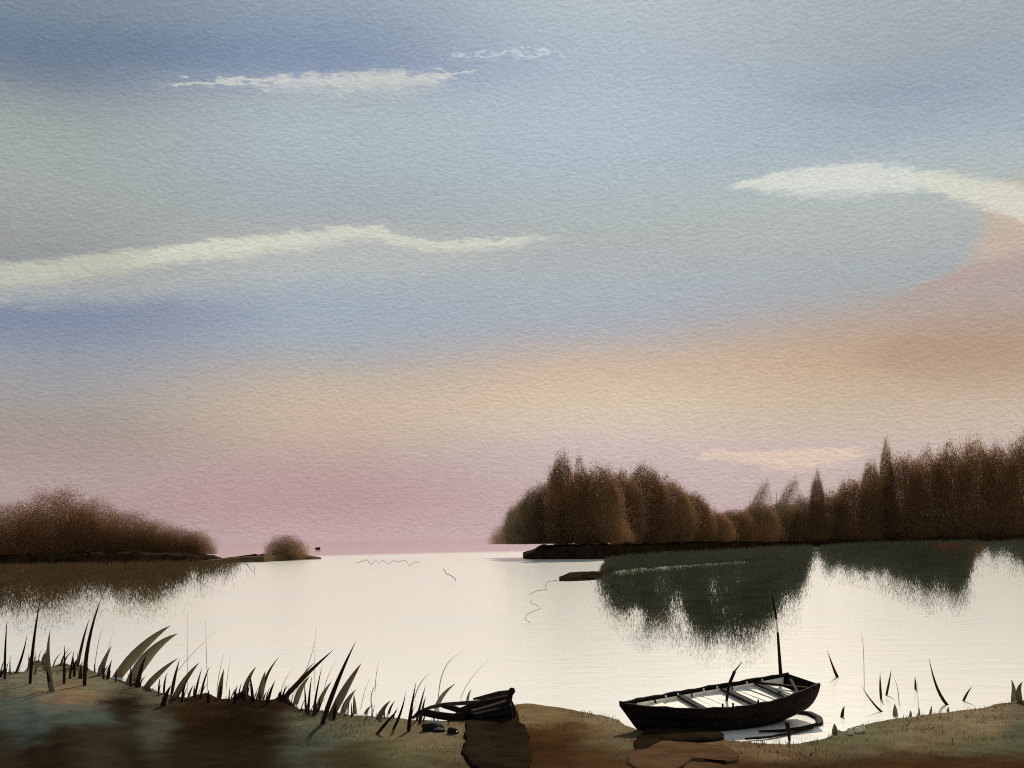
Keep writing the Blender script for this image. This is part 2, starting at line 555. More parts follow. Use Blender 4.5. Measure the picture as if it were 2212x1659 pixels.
# soil types on the shore (moss, clay, peaty earth): (x, y, rx, ry, colour)
SOIL = [(60, 1480, 70, 22, (134, 128, 108)), (40, 1530, 60, 28, (98, 103, 97)), (150, 1500, 62, 26, (148, 120, 92)), (165, 1545, 70, 20, (90, 98, 93)),
        (60, 1570, 50, 34, (80, 90, 87)), (120, 1615, 60, 50, (42, 28, 18)), (15, 1620, 40, 60, (54, 46, 36)), (10, 1500, 16, 30, (92, 74, 54)), (240, 1480, 50, 20, (128, 120, 98)),
        (275, 1525, 34, 34, (40, 26, 16)), (225, 1600, 60, 40, (62, 54, 40)), (205, 1650, 60, 30, (66, 56, 42)), (300, 1640, 70, 40, (38, 27, 18)),
        (340, 1500, 30, 14, (120, 108, 92)), (335, 1585, 34, 50, (92, 90, 76)), (420, 1530, 60, 26, (64, 45, 30)), (500, 1560, 110, 40, (36, 23, 14)),
        (600, 1535, 46, 30, (54, 36, 23)), (420, 1640, 90, 40, (50, 40, 29)), (550, 1640, 90, 30, (46, 35, 24)), (690, 1560, 60, 24, (112, 108, 88)),
        (660, 1620, 50, 40, (86, 88, 74)), (720, 1595, 50, 26, (96, 98, 84)), (800, 1570, 80, 22, (126, 114, 90)), (780, 1640, 90, 30, (72, 60, 42)), (900, 1585, 80, 28, (140, 120, 92)),
        (880, 1625, 80, 30, (118, 108, 82)), (960, 1600, 50, 40, (134, 116, 88)), (960, 1655, 60, 20, (88, 74, 54)), (1160, 1545, 70, 16, (146, 120, 88)),
        (1220, 1575, 60, 22, (104, 74, 46)), (1190, 1610, 60, 36, (72, 46, 28)), (1310, 1565, 50, 20, (156, 130, 102)), (1320, 1600, 60, 26, (118, 96, 70)),
        (1300, 1645, 80, 26, (86, 60, 38)), (1380, 1605, 40, 24, (130, 114, 90)), (1400, 1650, 60, 20, (100, 74, 50)), (1500, 1650, 120, 24, (112, 84, 58)),
        (1650, 1622, 90, 16, (138, 110, 82)), (1650, 1655, 140, 18, (76, 50, 31)), (1790, 1620, 60, 24, (120, 104, 80)), (1870, 1590, 70, 26, (124, 116, 90)), (1900, 1650, 160, 22, (82, 56, 36)),
        (2000, 1590, 90, 26, (140, 120, 92)), (2110, 1560, 80, 26, (154, 130, 104)), (2130, 1610, 90, 24, (108, 100, 76)), (2200, 1590, 40, 34, (94, 98, 78)),
        (2150, 1655, 120, 22, (78, 50, 30))]
P = verts.copy(); P[:, 2] -= CAM_H
Rn, Un, Fn = np.array(RIGHT), np.array(UP), np.array(FWD)
dep = np.maximum(P @ Fn, 0.5)
px = W0 / 2 + FPX * (P @ Rn) / dep
py = HORIZON - FPX * (P @ Un) / dep
for q in np.nonzero(verts[:, 1] > 10)[0]:
    w1 = Vector((verts[q, 0] * 1.1, verts[q, 1] * 1.1, 0))
    w2 = Vector((verts[q, 0] * 4.0, verts[q, 1] * 4.0, 5))
    px[q] += 34 * mnoise.noise(w1) + 16 * mnoise.noise(w2)
    py[q] += 14 * mnoise.noise(w1 + Vector((7, 3, 9))) + 8 * mnoise.noise(w2 + Vector((7, 3, 9)))
num = np.zeros((len(verts), 3)); den = np.full(len(verts), 1e-9)
base_c = np.array(lin((92, 72, 50))[:3])
wsum = np.full(len(verts), 0.02)
num += base_c * 0.02
for x, y, rx, ry, c in SOIL:
    w = np.exp(-1.1 * (((px - x) / rx) ** 2 + ((py - y) / ry) ** 2))
    num += w[:, None] * np.array(lin(c)[:3]); wsum += w
soil = num / wsum[:, None] * np.array([0.58, 0.61, 0.57])
att = me.attributes.new('soil', 'FLOAT_COLOR', 'POINT')
att.data.foreach_set('color', np.concatenate([soil, np.ones((len(soil), 1))], 1).ravel())


def shore_material():
    m = bpy.data.materials.new('shore_soil')
    m.use_nodes = True
    g = NT(m.node_tree)
    b = g.t.nodes['Principled BSDF']
    at = g.new('ShaderNodeAttribute', attribute_name='soil')
    tc = g.new('ShaderNodeTexCoord')
    n1 = g.noise(tc.outputs['Object'], 2.2, 5, 0.65)
    n2 = g.noise(tc.outputs['Object'], 22, 4, 0.65)
    k = g.math('MULTIPLY', g.linear(n1, 0.25, 0.75, 0.66, 1.26), g.linear(n2, 0.2, 0.8, 0.75, 1.25))
    kv = g.new('ShaderNodeCombineColor')
    for i in range(3):
        g.link(k, kv.inputs[i])
    g.link(g.mix(1.0, at.outputs['Color'], kv.outputs[0], 'MULTIPLY'), b.inputs['Base Color'])
    b.inputs['Roughness'].default_value = 0.9
    b.inputs['Specular IOR Level'].default_value = 0.0
    bp = g.new('ShaderNodeBump')
    bp.inputs['Strength'].default_value = 0.5
    bp.inputs['Distance'].default_value = 0.03
    g.link(g.math('ADD', g.noise(tc.outputs['Object'], 14, 5, 0.65), g.math('MULTIPLY', n1, 0.5)), bp.inputs['Height'])
    g.link(bp.outputs[0], b.inputs['Normal'])
    return m


M['shore'] = shore_material()
tag(link_mesh('ground', me, M['shore'], smooth=True), kind='structure')


def stubble():
    """short dead grass all over the near shore"""
    r = np.random.default_rng(21)
    vs, cols = [], []
    n = 0
    while n < 8000:
        th = r.uniform(-0.62, 0.62)
        rs = float(np.interp(th, SH_T, SH_R))
        rr = rs - r.exponential(2.6) - 0.02
        if rr < 10.5:
            continue
        X, Y = math.sin(th) * rr, math.cos(th) * rr
        if mnoise.noise(Vector((X * 0.9, Y * 0.9, 2))) + 0.35 * mnoise.noise(Vector((X * 3, Y * 3, 2))) < r.uniform(-0.45, 0.35):
            continue
        z = float(ground_h(X, Y))
        h = r.uniform(0.012, 0.045) * (1.6 if rs - rr < 0.5 else 1.0)
        w = r.uniform(0.003, 0.008)
        an = r.uniform(0, math.pi)
        dx, dy = math.cos(an) * w, math.sin(an) * w
        lx, ly = r.normal(0, 0.6) * h, r.normal(0, 0.6) * h
        vs += [(X - dx, Y - dy, z - 0.01), (X + dx, Y + dy, z - 0.01), (X + lx + dx * .3, Y + ly + dy * .3, z + h), (X + lx - dx * .3, Y + ly - dy * .3, z + h)]
        n += 1
    o = link_mesh('grass', fast_mesh('grass', np.array(vs)), M['stubble'])
    tag(o, 'short dead grass stubble scattered over the brown near shore', 'grass', None, 'stuff')


def ground_patch(name, outline, mat, lift, label):
    """a dark sheet in place of boat shade, lying on the shore, following its surface, with a rounded rim"""
    pts = [ground_at(x, y) for x, y in outline]
    # smooth closed outline
    n = len(pts)
    fine = []
    for i in range(n):
        p0, p1, p2, p3 = pts[i - 1], pts[i], pts[(i + 1) % n], pts[(i + 2) % n]
        for k in range(4):
            t = k / 4
            fine.append(0.5 * ((2 * p1) + (p2 - p0) * t + (2 * p0 - 5 * p1 + 4 * p2 - p3) * t * t + (3 * p1 - p0 - 3 * p2 + p3) * t ** 3))
    c = sum(fine, Vector()) / len(fine)
    vs, fs = [], []
    rings = [(1.0, -0.03), (0.985, lift * 0.6), (0.95, lift), (0.8, lift), (0.6, lift), (0.4, lift), (0.2, lift)]
    m = len(fine)
    for sc, h in rings:
        for p in fine:
            q = c + (p - c) * sc
            q = q + Vector((0.05 * mnoise.noise(q * 4) + 0.03 * mnoise.noise(q * 11), 0.12 * mnoise.noise(q * 4 + Vector((9, 0, 0))) + 0.05 * mnoise.noise(q * 11 + Vector((9, 0, 0))), 0))
            g_ = float(ground_h(q.x, q.y))
            vs.append((q.x, q.y, max(g_, -0.02) + h + 0.012 * mnoise.noise(q * 2.5) + (0.02 if h > 0 else 0)))
    for r in range(len(rings) - 1):
        for k in range(m):
            k2 = (k + 1) % m
            fs.append((r * m + k, r * m + k2, (r + 1) * m + k2, (r + 1) * m + k))
    vs.append((c.x, c.y, max(float(ground_h(c.x, c.y)), -0.02) + lift + 0.02))
    o = (len(rings) - 1) * m
    for k in range(m):
        fs.append((o + k, o + (k + 1) % m, len(vs) - 1))
    ob = link_mesh(name, make_mesh(name, vs, fs), mat, smooth=True)
    return tag(ob, label, None, None, 'structure')


ground_patch('boat_shadow', [(1040, 1545), (1070, 1530), (1110, 1535), (1122, 1560), (1140, 1585), (1148, 1620), (1140, 1668), (1060, 1676), (1015, 1655),
                     (998, 1630), (1006, 1600), (1002, 1570), (1020, 1556)], M['boat_shade_dark'], 0.03, 'dark sheet for the shadow in front of the wrecked boat')  # shadow before the wreck laid down as a dark sheet
ground_patch('boat_shadow', [(1368, 1618), (1395, 1602), (1450, 1606), (1520, 1610), (1555, 1612), (1592, 1628), (1598, 1642), (1575, 1652), (1545, 1640),
                     (1490, 1648), (1450, 1668), (1400, 1668), (1358, 1652), (1352, 1638)], M['boat_shadow_brown'], 0.012,
             'brown sheet for the shadow on the shore below the moored boat')  # brown sheet standing in for the moored boat shadow


ground_patch('boat_shadow', [(1366, 1618), (1372, 1600), (1388, 1586), (1410, 1572), (1470, 1566), (1552, 1574), (1562, 1592), (1556, 1602), (1500, 1604),
                     (1440, 1606), (1412, 1604), (1394, 1620), (1376, 1628)], M['boat_shade_dark'], 0.02, 'black sheet for the dark reflection right under the hull of the moored boat')  # hull reflection laid down as a black sheet


# ------------------------------------------------------------------ far banks
def bank(name, front, height, back, mat, label, rough=0.25):
    """front: list of (x, y of waterline, top y of the dark face or None)"""
    pts = []
    dense = []
    for (x0, y0, h0), (x1, y1, h1) in zip(front, front[1:]):
        n = max(2, int(abs(x1 - x0) / 4))
        for k in range(n):
            t = k / n
            dense.append((x0 + (x1 - x0) * t, y0 + (y1 - y0) * t, h0 + (h1 - h0) * t))
    dense.append(front[-1])
    vs, fs = [], []
    prof = [(-0.4, -0.5), (0.0, 0.02), (0.35, 0.55), (0.8, 0.9), (2.0, 1.0), (8.0, 1.05), (back * 0.5, 1.1), (back, 1.0), (back + 3, -0.5)]
    for i, (x, y, h) in enumerate(dense):
        p = on_plane(x, y, 0)
        sc = p.y / FPX * h                       # h survey pixels tall
        dirv = Vector((p.x, p.y, 0)).normalized()
        for d, hh in prof:
            q = p + dirv * d
            nn = mnoise.noise(Vector((q.x * 0.35, q.y * 0.35, 3)))
            n2 = mnoise.noise(Vector((q.x * 1.4, q.y * 1.4, 8)))
            z = hh * sc * (1 + rough * nn + 0.5 * rough * n2) if hh > 0 else -0.4
            vs.append((q.x, q.y + 0.3 * nn, z))
    m = len(prof)
    for i in range(len(dense) - 1):
        for k in range(m - 1):
            a = i * m + k
            fs.append((a, a + m, a + m + 1, a + 1))
    ob = link_mesh(name, make_mesh(name, vs, fs), mat, smooth=False)
    return tag(ob, label, None, None, 'structure')


bank('far_bank', [(-900, 1250, 20), (-300, 1236, 24), (0, 1224, 25), (150, 1222, 26), (230, 1222, 28), (300, 1221, 26), (400, 1218, 20), (450, 1216, 14), (478, 1214, 6)], 1.2, 30,
     M['bank_earth'], 'dark earth bank under the domed brown scrub')
bank('far_bank', [(430, 1217, 6), (520, 1215, 11), (570, 1214, 15), (620, 1211, 13), (660, 1209, 9), (694, 1208, 2)], 0.8, 10, M['spit_earth'],
     'low brown spit tapering off past the small bush')
RB = [(1130, 1207, 2), (1150, 1208, 10), (1170, 1208, 26), (1310, 1208, 30), (1320, 1203, 24), (1420, 1198, 22), (1560, 1191, 20), (1700, 1183, 15), (1900, 1177, 14), (2212, 1170, 14), (2700, 1158, 14), (3300, 1146, 12)]
bank('far_bank', RB, 1.2, 55, M['bank_earth'], 'black earth bank under the tall brown trees')
bank('mud_bar', [(1208, 1256, 1), (1230, 1256, 9), (1270, 1254, 10), (1305, 1251, 11), (1322, 1249, 5)], 0.3, 3, M['bank_earth'], 'dark tip of the mud bar lying in pale water', 0.4)
bank('mud_bar', [(1300, 1250, 2), (1340, 1248, 8), (1420, 1240, 8), (1500, 1232, 7), (1580, 1225, 6), (1655, 1217, 2)], 0.2, 2.5, M['gravel_bar'],
     'pale green gravel bar crossing the dark tree reflection', 0.3)


# ------------------------------------------------------------------ trees
def leaf_cloud(samples, size, seed):
    """tiny two-triangle leaves at the sample points"""
    r = np.random.default_rng(seed)
    n = len(samples)
    P_ = np.asarray(samples)
    a = r.normal(size=(n, 3)); a[:, 2] += 0.8 * np.sign(r.normal(size=n)); a /= np.linalg.norm(a, axis=1)[:, None]
    b = r.normal(size=(n, 3)); b -= (b * a).sum(1)[:, None] * a; b /= np.linalg.norm(b, axis=1)[:, None]
    s = size * r.uniform(0.55, 1.25, (n, 1))
    v = np.empty((n * 4, 3))
    v[0::4] = P_ - a * s; v[1::4] = P_ + b * s * 0.42; v[2::4] = P_ + a * s; v[3::4] = P_ - b * s * 0.42
    return v


def fast_mesh(name, v, quad=True):
    n = len(v)
    me = bpy.data.meshes.new(name)
    me.vertices.add(n)
    me.vertices.foreach_set('co', np.asarray(v, dtype=np.float32).ravel())
    me.loops.add(n)
    me.loops.foreach_set('vertex_index', np.arange(n, dtype=np.int32))
    me.polygons.add(n // 4)
    me.polygons.foreach_set('loop_start', np.arange(0, n, 4, dtype=np.int32))
    me.update(calc_edges=True)
    return me


def crown_mesh(seed, n, stripes, taper, soft, lean=0.0):
    """crown of unit height and unit half width: a full body of upright sprays with feathered tips and flanks"""
    r = np.random.default_rng(seed)
    an = r.uniform(0, 2 * np.pi, n)
    rad = np.sqrt(r.uniform(0, 1, n))
    x = np.cos(an) * rad
    y = np.sin(an) * rad
    # each spray (a cell of the plan) ends at a height of its own
    cell = np.floor((x + 1.3) * stripes) * 31 + np.floor((y + 1.3) * stripes) * 17 + seed * 7
    ch = np.modf(np.abs(np.sin(cell * 12.9898) * 43758.5453))[0]
    top = (1 - taper * rad ** 2.5) * (0.80 + 0.20 * ch)
    t = r.beta(1.0, 0.95, n)
    flank = np.where(t < 0.2, 0.8 + 1.0 * t, 1.0) * (1 - 0.30 * t ** 3)
    tail = 1 + soft * r.exponential(1.0, n) * r.choice([-0.4, 1.0], n)
    x = x * flank * tail + lean * t * t + r.normal(0, 0.02, n)
    y = y * flank * tail + r.normal(0, 0.02, n)
    z = t * top + soft * 0.25 * r.exponential(1.0, n) * t
    return np.stack([x, y, z], 1)


_crowns = {}


def crown(kind, seed, aspect):
    """mesh of a crown of height 10 m and given width / height"""
    key = (kind, seed, aspect)
    if key in _crowns:
        return _crowns[key]
    hx = aspect
    if kind == 'grove':
        P_ = crown_mesh(seed, 56000, 3.0, 0.30, 0.14)
    elif kind == 'plume':
        P_ = crown_mesh(seed, 30000, 2.0, 0.30, 0.16)
    elif kind == 'lean':
        P_ = crown_mesh(seed, 12000, 2.0, 0.30, 0.14, 1.5)
    else:
        r = np.random.default_rng(seed)                # rounded scrub, twigs thinning outwards
        n = 76000
        d = r.normal(size=(n, 3)); d /= np.linalg.norm(d, axis=1)[:, None]; d[:, 2] = np.abs(d[:, 2])
        rad = r.beta(2.6, 1.3, n) * (0.90 + 0.12 * np.sin(d[:, 0] * 7 + seed) * np.sin(d[:, 1] * 6 + d[:, 2] * 9)) + 0.05 * r.exponential(1.0, n)
        P_ = d * rad[:, None]
        P_[:, 2] = np.abs(P_[:, 2])
    Q = P_ * np.array([hx * 10, hx * 10 * 0.8, 10])
    v = leaf_cloud(Q, 0.108 if kind != 'bush' else 0.105, seed + 50)
    me = fast_mesh('crown', v)
    _crowns[key] = me
    return me


_trunks = {}


def trunk_mesh(seed, multi=False):
    if (seed, multi) in _trunks:
        return _trunks[(seed, multi)]
    r = random.Random(seed)
    vs, fs = [], []
    stems = 4 if multi else 1

    def add(path, rad, sides=6):
        v, f = tube_geo(path, rad, sides)
        o = len(vs)
        vs.extend(v)
        fs.extend([tuple(i + o for i in q) for q in f])
    for s in range(stems):
        x0 = r.uniform(-0.5, 0.5) if multi else 0
        hgt = r.uniform(5.0, 7.5) if multi else 8.2
        p = [Vector((x0 + r.uniform(-0.25, 0.25) * t, r.uniform(-0.25, 0.25) * t, hgt * t)) for t in [0, 0.15, 0.35, 0.55, 0.78, 1]]
        add(p, [0.15 * (1 - 0.85 * t) * (0.5 if multi else 1) for t in [0, 0.15, 0.35, 0.55, 0.78, 1]], 7)
        for k in range(9):
            t = r.uniform(0.15, 0.85)
            i = min(4, int(t * 5))
            q = p[i].lerp(p[i + 1], t * 5 - i)
            an = r.uniform(0, 6.28)
            L = r.uniform(1.0, 2.6) * (1.1 - t)
            e = q + Vector((math.cos(an) * L, math.sin(an) * L, L * r.uniform(0.9, 1.8)))
            mid = q.lerp(e, 0.5) + Vector((0, 0, -0.15 * L))
            add([q, mid, e], [0.07 * (1.2 - t), 0.045 * (1.2 - t), 0.012], 5)
    me = make_mesh('trunk', vs, fs)
    _trunks[(seed, multi)] = me
    return me


def tree(name, kind, x, top, base, Y, width, mat, label, group, seed=1, multi=False, flip=False):
    """a tree whose foot stands at survey x on the bank at distance Y"""
    foot = at_depth(x, base, Y)
    z0 = max(0.3, min(foot.z, 2.0))
    foot.z = z0
    tip = at_depth(x, top, Y)
    h = tip.z - z0
    half = width * (0.68 if kind == 'grove' else 0.5) / FPX * Y
    asp = 0.35 if kind in ('plume', 'lean') else (0.55 if kind == 'grove' else 1.0)
    e = empty(name, foot)
    sx = half / (asp * 10)
    sz = h / 10
    e.scale = (sx * (-1 if flip else 1), sx, sz)
    e.rotation_euler = (0, 0, 0)
    c = link_mesh('crown', crown(kind, seed, asp), None, e)
    if len(c.data.materials) == 0:
        c.data.materials.append(None)
    c.material_slots[0].link = 'OBJECT'
    c.material_slots[0].material = mat
    if kind == 'lean':
        pass
    t = link_mesh('trunk', trunk_mesh(seed % 3, multi), M['bark'], e)
    if sx < 0.35 * sz:
        t.scale = (0.6, 0.6, 1)
    tag(e, label, 'bush' if kind == 'bush' else 'tree', group)
    return e


def bank_depth(x, inset=2.5):
    ys = np.interp(x, [f[0] for f in RB], [f[1] for f in RB])
    p = on_plane(x, ys, 0)
    return p.y + inset


GR = 'trees along the far right bank'
BL, UM, OL, TA = M['leaf_brown'], M['leaf_umber'], M['leaf_olive'], M['leaf_tan']
# (kind, x, top y, width, material, inset, label)
RIGHT_TREES = [
    ('grove', 1128, 1080, 62, OL, 3, 'lowest rounded tree at the very tip of the tall grove'),
    ('grove', 1162, 1044, 76, OL, 4, 'dark olive tree sloping down just left of the tall plume of the grove'),
    ('plume', 1214, 962, 72, UM, 3, 'tall narrow plume-topped tree rising highest over the left of the grove'),
    ('grove', 1200, 1030, 84, UM, 8, 'dense brown tree crowding the foot of the tall plume'),
    ('plume', 1256, 986, 64, BL, 4, 'upright feathery tree just right of the tall plume'),
    ('grove', 1252, 1040, 90, BL, 8, 'dense tree filling the grove behind the feathery upright'),
    ('grove', 1298, 996, 80, UM, 5, 'broad feathery tree third of the grove crests from the tall plume'),
    ('grove', 1344, 1010, 78, BL, 4, 'feathery tree in the dip at the middle of the grove'),
    ('grove', 1398, 1000, 88, UM, 5, 'full dark crown standing right of the dip in the grove'),
    ('grove', 1448, 1028, 84, BL, 4, 'rounded crown on the falling right shoulder of the grove'),
    ('grove', 1496, 1058, 76, UM, 5, 'lower crown on the right slope of the grove'),
    ('grove', 1540, 1100, 70, BL, 4, 'small crown in the saddle between grove and long thicket'),
    ('lean', 1622, 1032, 46, OL, 4, 'thin plume leaning right above the saddle of the thicket'),
    ('grove', 1588, 1096, 74, BL, 5, 'low crown at the left start of the long thicket'),
    ('lean', 1680, 1026, 50, OL, 3, 'second leaning plume, longer, above the low thicket'),
    ('grove', 1636, 1084, 76, BL, 4, 'low crown below the first leaning plume'),
    ('grove', 1690, 1078, 78, UM, 5, 'low crown below the second leaning plume'),
    ('plume', 1768, 1020, 40, UM, 3, 'short stubby spire standing alone over the low thicket'),
    ('grove', 1738, 1068, 74, BL, 4, 'low crown just left of the short stubby spire'),
    ('grove', 1792, 1058, 76, UM, 5, 'low crown just right of the short stubby spire'),
    ('grove', 1844, 1026, 72, BL, 4, 'dark crown stepping up towards the knobbly spire'),
    ('plume', 1884, 980, 54, BL, 3, 'knobbly spire tree with rounded head'),
    ('plume', 1918, 952, 40, BL, 3, 'slim sharp spire tree taller than the knobbly one beside it'),
    ('grove', 1900, 1028, 78, TA, 6, 'dense crown under the two spires'),
    ('grove', 1956, 974, 78, BL, 4, 'reddish brown crown just right of the slim spire'),
    ('grove', 2006, 966, 80, TA, 5, 'flat-topped crown midway along the high right thicket'),
    ('grove', 2058, 952, 78, BL, 4, 'uneven crown where the right thicket climbs again'),
    ('grove', 2112, 936, 80, TA, 5, 'highest rounded crown near the right end of the thicket'),
    ('grove', 2162, 952, 72, BL, 4, 'narrower crown just past the highest rounded one'),
    ('grove', 2212, 934, 82, BL, 5, 'tall crown cut by the right edge of the picture'),
]
for i, (kind, x, top, wd, mt, inset, lab) in enumerate(RIGHT_TREES):
    tree('tree', kind, x, top, 1170, bank_depth(x, inset), wd, mt, lab, GR, seed=11 + i % 7 if kind != 'lean' else 40 + i % 2, flip=bool(i % 2) and kind != 'lean')
# low scrub closing the foot of the thicket
SCRUB = ['at the very tip of the grove', 'under the olive slope of the grove', 'under the tall narrow plume', 'under the feathery crests of the grove', 'under the dip of the grove',
         'under the full dark crown of the grove', 'under the falling shoulder of the grove', 'in the saddle after the grove', 'under the first leaning plume', 'under the second leaning plume',
         'under the short stubby spire', 'just before the knobbly spire', 'under the slim sharp spire', 'under the reddish crown', 'under the flat-topped crown',
         'under the climbing crowns', 'under the highest right crown', 'at the right edge of the picture']
for i, lab in enumerate(SCRUB):
    x = 1116 + i * 64.5
    hgt = 1122 + 10 * math.sin(i * 1.9) - 0.02 * (x - 1100)
    tree('bush', 'bush', x, hgt, 1172, bank_depth(x, 9 + 3 * (i % 3)), 132, [BL, UM, BL][i % 3],
         'low brown scrub ' + lab, 'scrub at the foot of the right tree belt', seed=3 + i % 3, multi=True, flip=bool(i % 2))

LEFT = [(-60, 1096, 190, M['scrub_brown'], 'scrub bush cut off by the left edge of the picture'), (40, 1076, 180, M['scrub_brown'], 'brown bush on the left shoulder of the domed scrub'),
        (128, 1046, 200, M['scrub_brown'], 'highest bush crowning the domed scrub on the left bank'), (205, 1070, 170, M['scrub_tan'], 'tan bush just right of the highest dome'),
        (275, 1096, 150, M['scrub_brown'], 'brown bush halfway down the right slope of the dome'), (330, 1118, 130, M['scrub_tan'], 'tan bush low on the right slope of the dome'),
        (380, 1132, 110, M['scrub_brown'], 'small brown bush near the foot of the sloping scrub'), (425, 1142, 90, M['scrub_tan'], 'last small tan bush at the end of the sloping scrub')]
for i, (x, top, wd, mt, lab) in enumerate(LEFT):
    Yl = on_plane(x, np.interp(x, [0, 470], [1224, 1214]), 0).y + 4 + 2 * (i % 2)
    tree('bush', 'bush', x, top, 1198, Yl, wd * 1.05, mt, lab, 'scrub bushes on the far left bank', seed=3 + i % 3, multi=True, flip=bool(i % 2))
Ys = on_plane(620, 1211, 0).y + 2
tree('bush', 'bush', 618, 1152, 1202, Ys, 108, M['scrub_tan'], 'small twiggy bush alone on the low spit', None, seed=5, multi=True)


stubble()

# ------------------------------------------------------------------ tree reflections built as blades
_NG = np.array([[mnoise.noise(Vector((a * 0.31, b * 0.31, 4.2))) for b in range(160)] for a in range(160)])


def vnoise(x, y):
    """bilinear lookup in a small field of noise"""
    x = np.mod(x, 159.0); y = np.mod(y, 159.0)
    i0 = np.floor(x).astype(int); j0 = np.floor(y).astype(int)
    i1 = np.minimum(i0 + 1, 159); j1 = np.minimum(j0 + 1, 159)
    u, v = x - i0, y - j0
    return (_NG[i0, j0] * (1 - u) * (1 - v) + _NG[i1, j0] * u * (1 - v) + _NG[i0, j1] * (1 - u) * v + _NG[i1, j1] * u * v)


def reflection_blades(name, zone, n, mat, label, bottom, top, xr, seed=1, holes=()):
    """tree reflections shaped as upright dark blades on the lake; dense by the bank, thinning out over open water"""
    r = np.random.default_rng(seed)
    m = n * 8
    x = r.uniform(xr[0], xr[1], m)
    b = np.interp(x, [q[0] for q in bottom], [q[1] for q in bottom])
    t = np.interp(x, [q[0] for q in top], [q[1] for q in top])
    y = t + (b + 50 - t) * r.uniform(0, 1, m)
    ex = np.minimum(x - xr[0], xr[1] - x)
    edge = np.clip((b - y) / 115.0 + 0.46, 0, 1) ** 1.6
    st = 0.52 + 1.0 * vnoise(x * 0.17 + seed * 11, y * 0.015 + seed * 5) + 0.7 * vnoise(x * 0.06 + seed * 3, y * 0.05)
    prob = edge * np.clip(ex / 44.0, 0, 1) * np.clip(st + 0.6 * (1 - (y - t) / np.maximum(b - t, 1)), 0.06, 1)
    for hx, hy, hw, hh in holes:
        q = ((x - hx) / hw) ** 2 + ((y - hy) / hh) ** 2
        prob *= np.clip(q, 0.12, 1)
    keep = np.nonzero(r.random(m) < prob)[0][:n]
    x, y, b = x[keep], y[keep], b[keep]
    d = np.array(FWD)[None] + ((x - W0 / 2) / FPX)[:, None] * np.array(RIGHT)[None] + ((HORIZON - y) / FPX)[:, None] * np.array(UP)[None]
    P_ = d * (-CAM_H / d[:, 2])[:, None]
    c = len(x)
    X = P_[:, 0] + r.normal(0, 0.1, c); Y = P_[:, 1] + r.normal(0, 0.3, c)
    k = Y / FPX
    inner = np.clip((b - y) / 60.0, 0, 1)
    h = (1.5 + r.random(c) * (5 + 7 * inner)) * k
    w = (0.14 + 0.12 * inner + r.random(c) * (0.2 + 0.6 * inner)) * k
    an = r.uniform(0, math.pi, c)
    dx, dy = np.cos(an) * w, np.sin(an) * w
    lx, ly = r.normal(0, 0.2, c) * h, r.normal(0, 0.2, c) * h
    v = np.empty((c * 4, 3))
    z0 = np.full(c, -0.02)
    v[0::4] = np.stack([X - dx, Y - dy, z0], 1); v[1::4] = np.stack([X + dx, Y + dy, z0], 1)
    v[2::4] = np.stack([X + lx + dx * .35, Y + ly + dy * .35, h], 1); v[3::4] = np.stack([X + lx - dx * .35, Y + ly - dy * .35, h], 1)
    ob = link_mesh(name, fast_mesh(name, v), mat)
    return tag(ob, label, 'water weed', None, 'stuff')  # the blades are the tree reflections on the lake


reflection_blades('tree_reflection', None, 125000, M['reflection_green'], 'dark green reflection of the grove, built as blades in pale water',
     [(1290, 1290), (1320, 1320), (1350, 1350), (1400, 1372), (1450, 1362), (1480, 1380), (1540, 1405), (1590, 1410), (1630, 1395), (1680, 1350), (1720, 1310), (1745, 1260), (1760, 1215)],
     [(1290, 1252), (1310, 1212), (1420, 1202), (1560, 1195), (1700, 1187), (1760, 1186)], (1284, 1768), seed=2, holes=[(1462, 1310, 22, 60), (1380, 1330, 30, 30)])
reflection_blades('tree_reflection', None, 100000, M['reflection_green'], 'dark green reflection of the long right thicket, built as blades',
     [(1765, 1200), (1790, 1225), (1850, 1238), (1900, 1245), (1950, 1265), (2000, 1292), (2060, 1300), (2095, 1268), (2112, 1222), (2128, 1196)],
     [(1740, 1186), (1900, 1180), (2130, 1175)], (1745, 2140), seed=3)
reflection_blades('tree_reflection', None, 26000, M['reflection_green'], 'blade-built tree reflection cut by the right edge of the picture',
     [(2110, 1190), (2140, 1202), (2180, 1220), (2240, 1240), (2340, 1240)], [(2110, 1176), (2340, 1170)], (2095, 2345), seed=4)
reflection_blades('tree_reflection', None, 26000, M['reflection_rust'], 'rust red patch in the blade-built reflection of the right thicket',
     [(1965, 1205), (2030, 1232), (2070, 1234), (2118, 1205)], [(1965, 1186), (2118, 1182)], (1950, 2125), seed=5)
reflection_blades('tree_reflection', None, 70000, M['reflection_brown'], 'dark brown green reflection of the domed scrub on the left, built as blades',
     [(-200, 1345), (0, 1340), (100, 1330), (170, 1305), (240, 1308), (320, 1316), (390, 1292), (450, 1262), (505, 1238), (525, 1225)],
     [(-200, 1232), (0, 1226), (300, 1222), (525, 1216)], (-200, 545), seed=6)


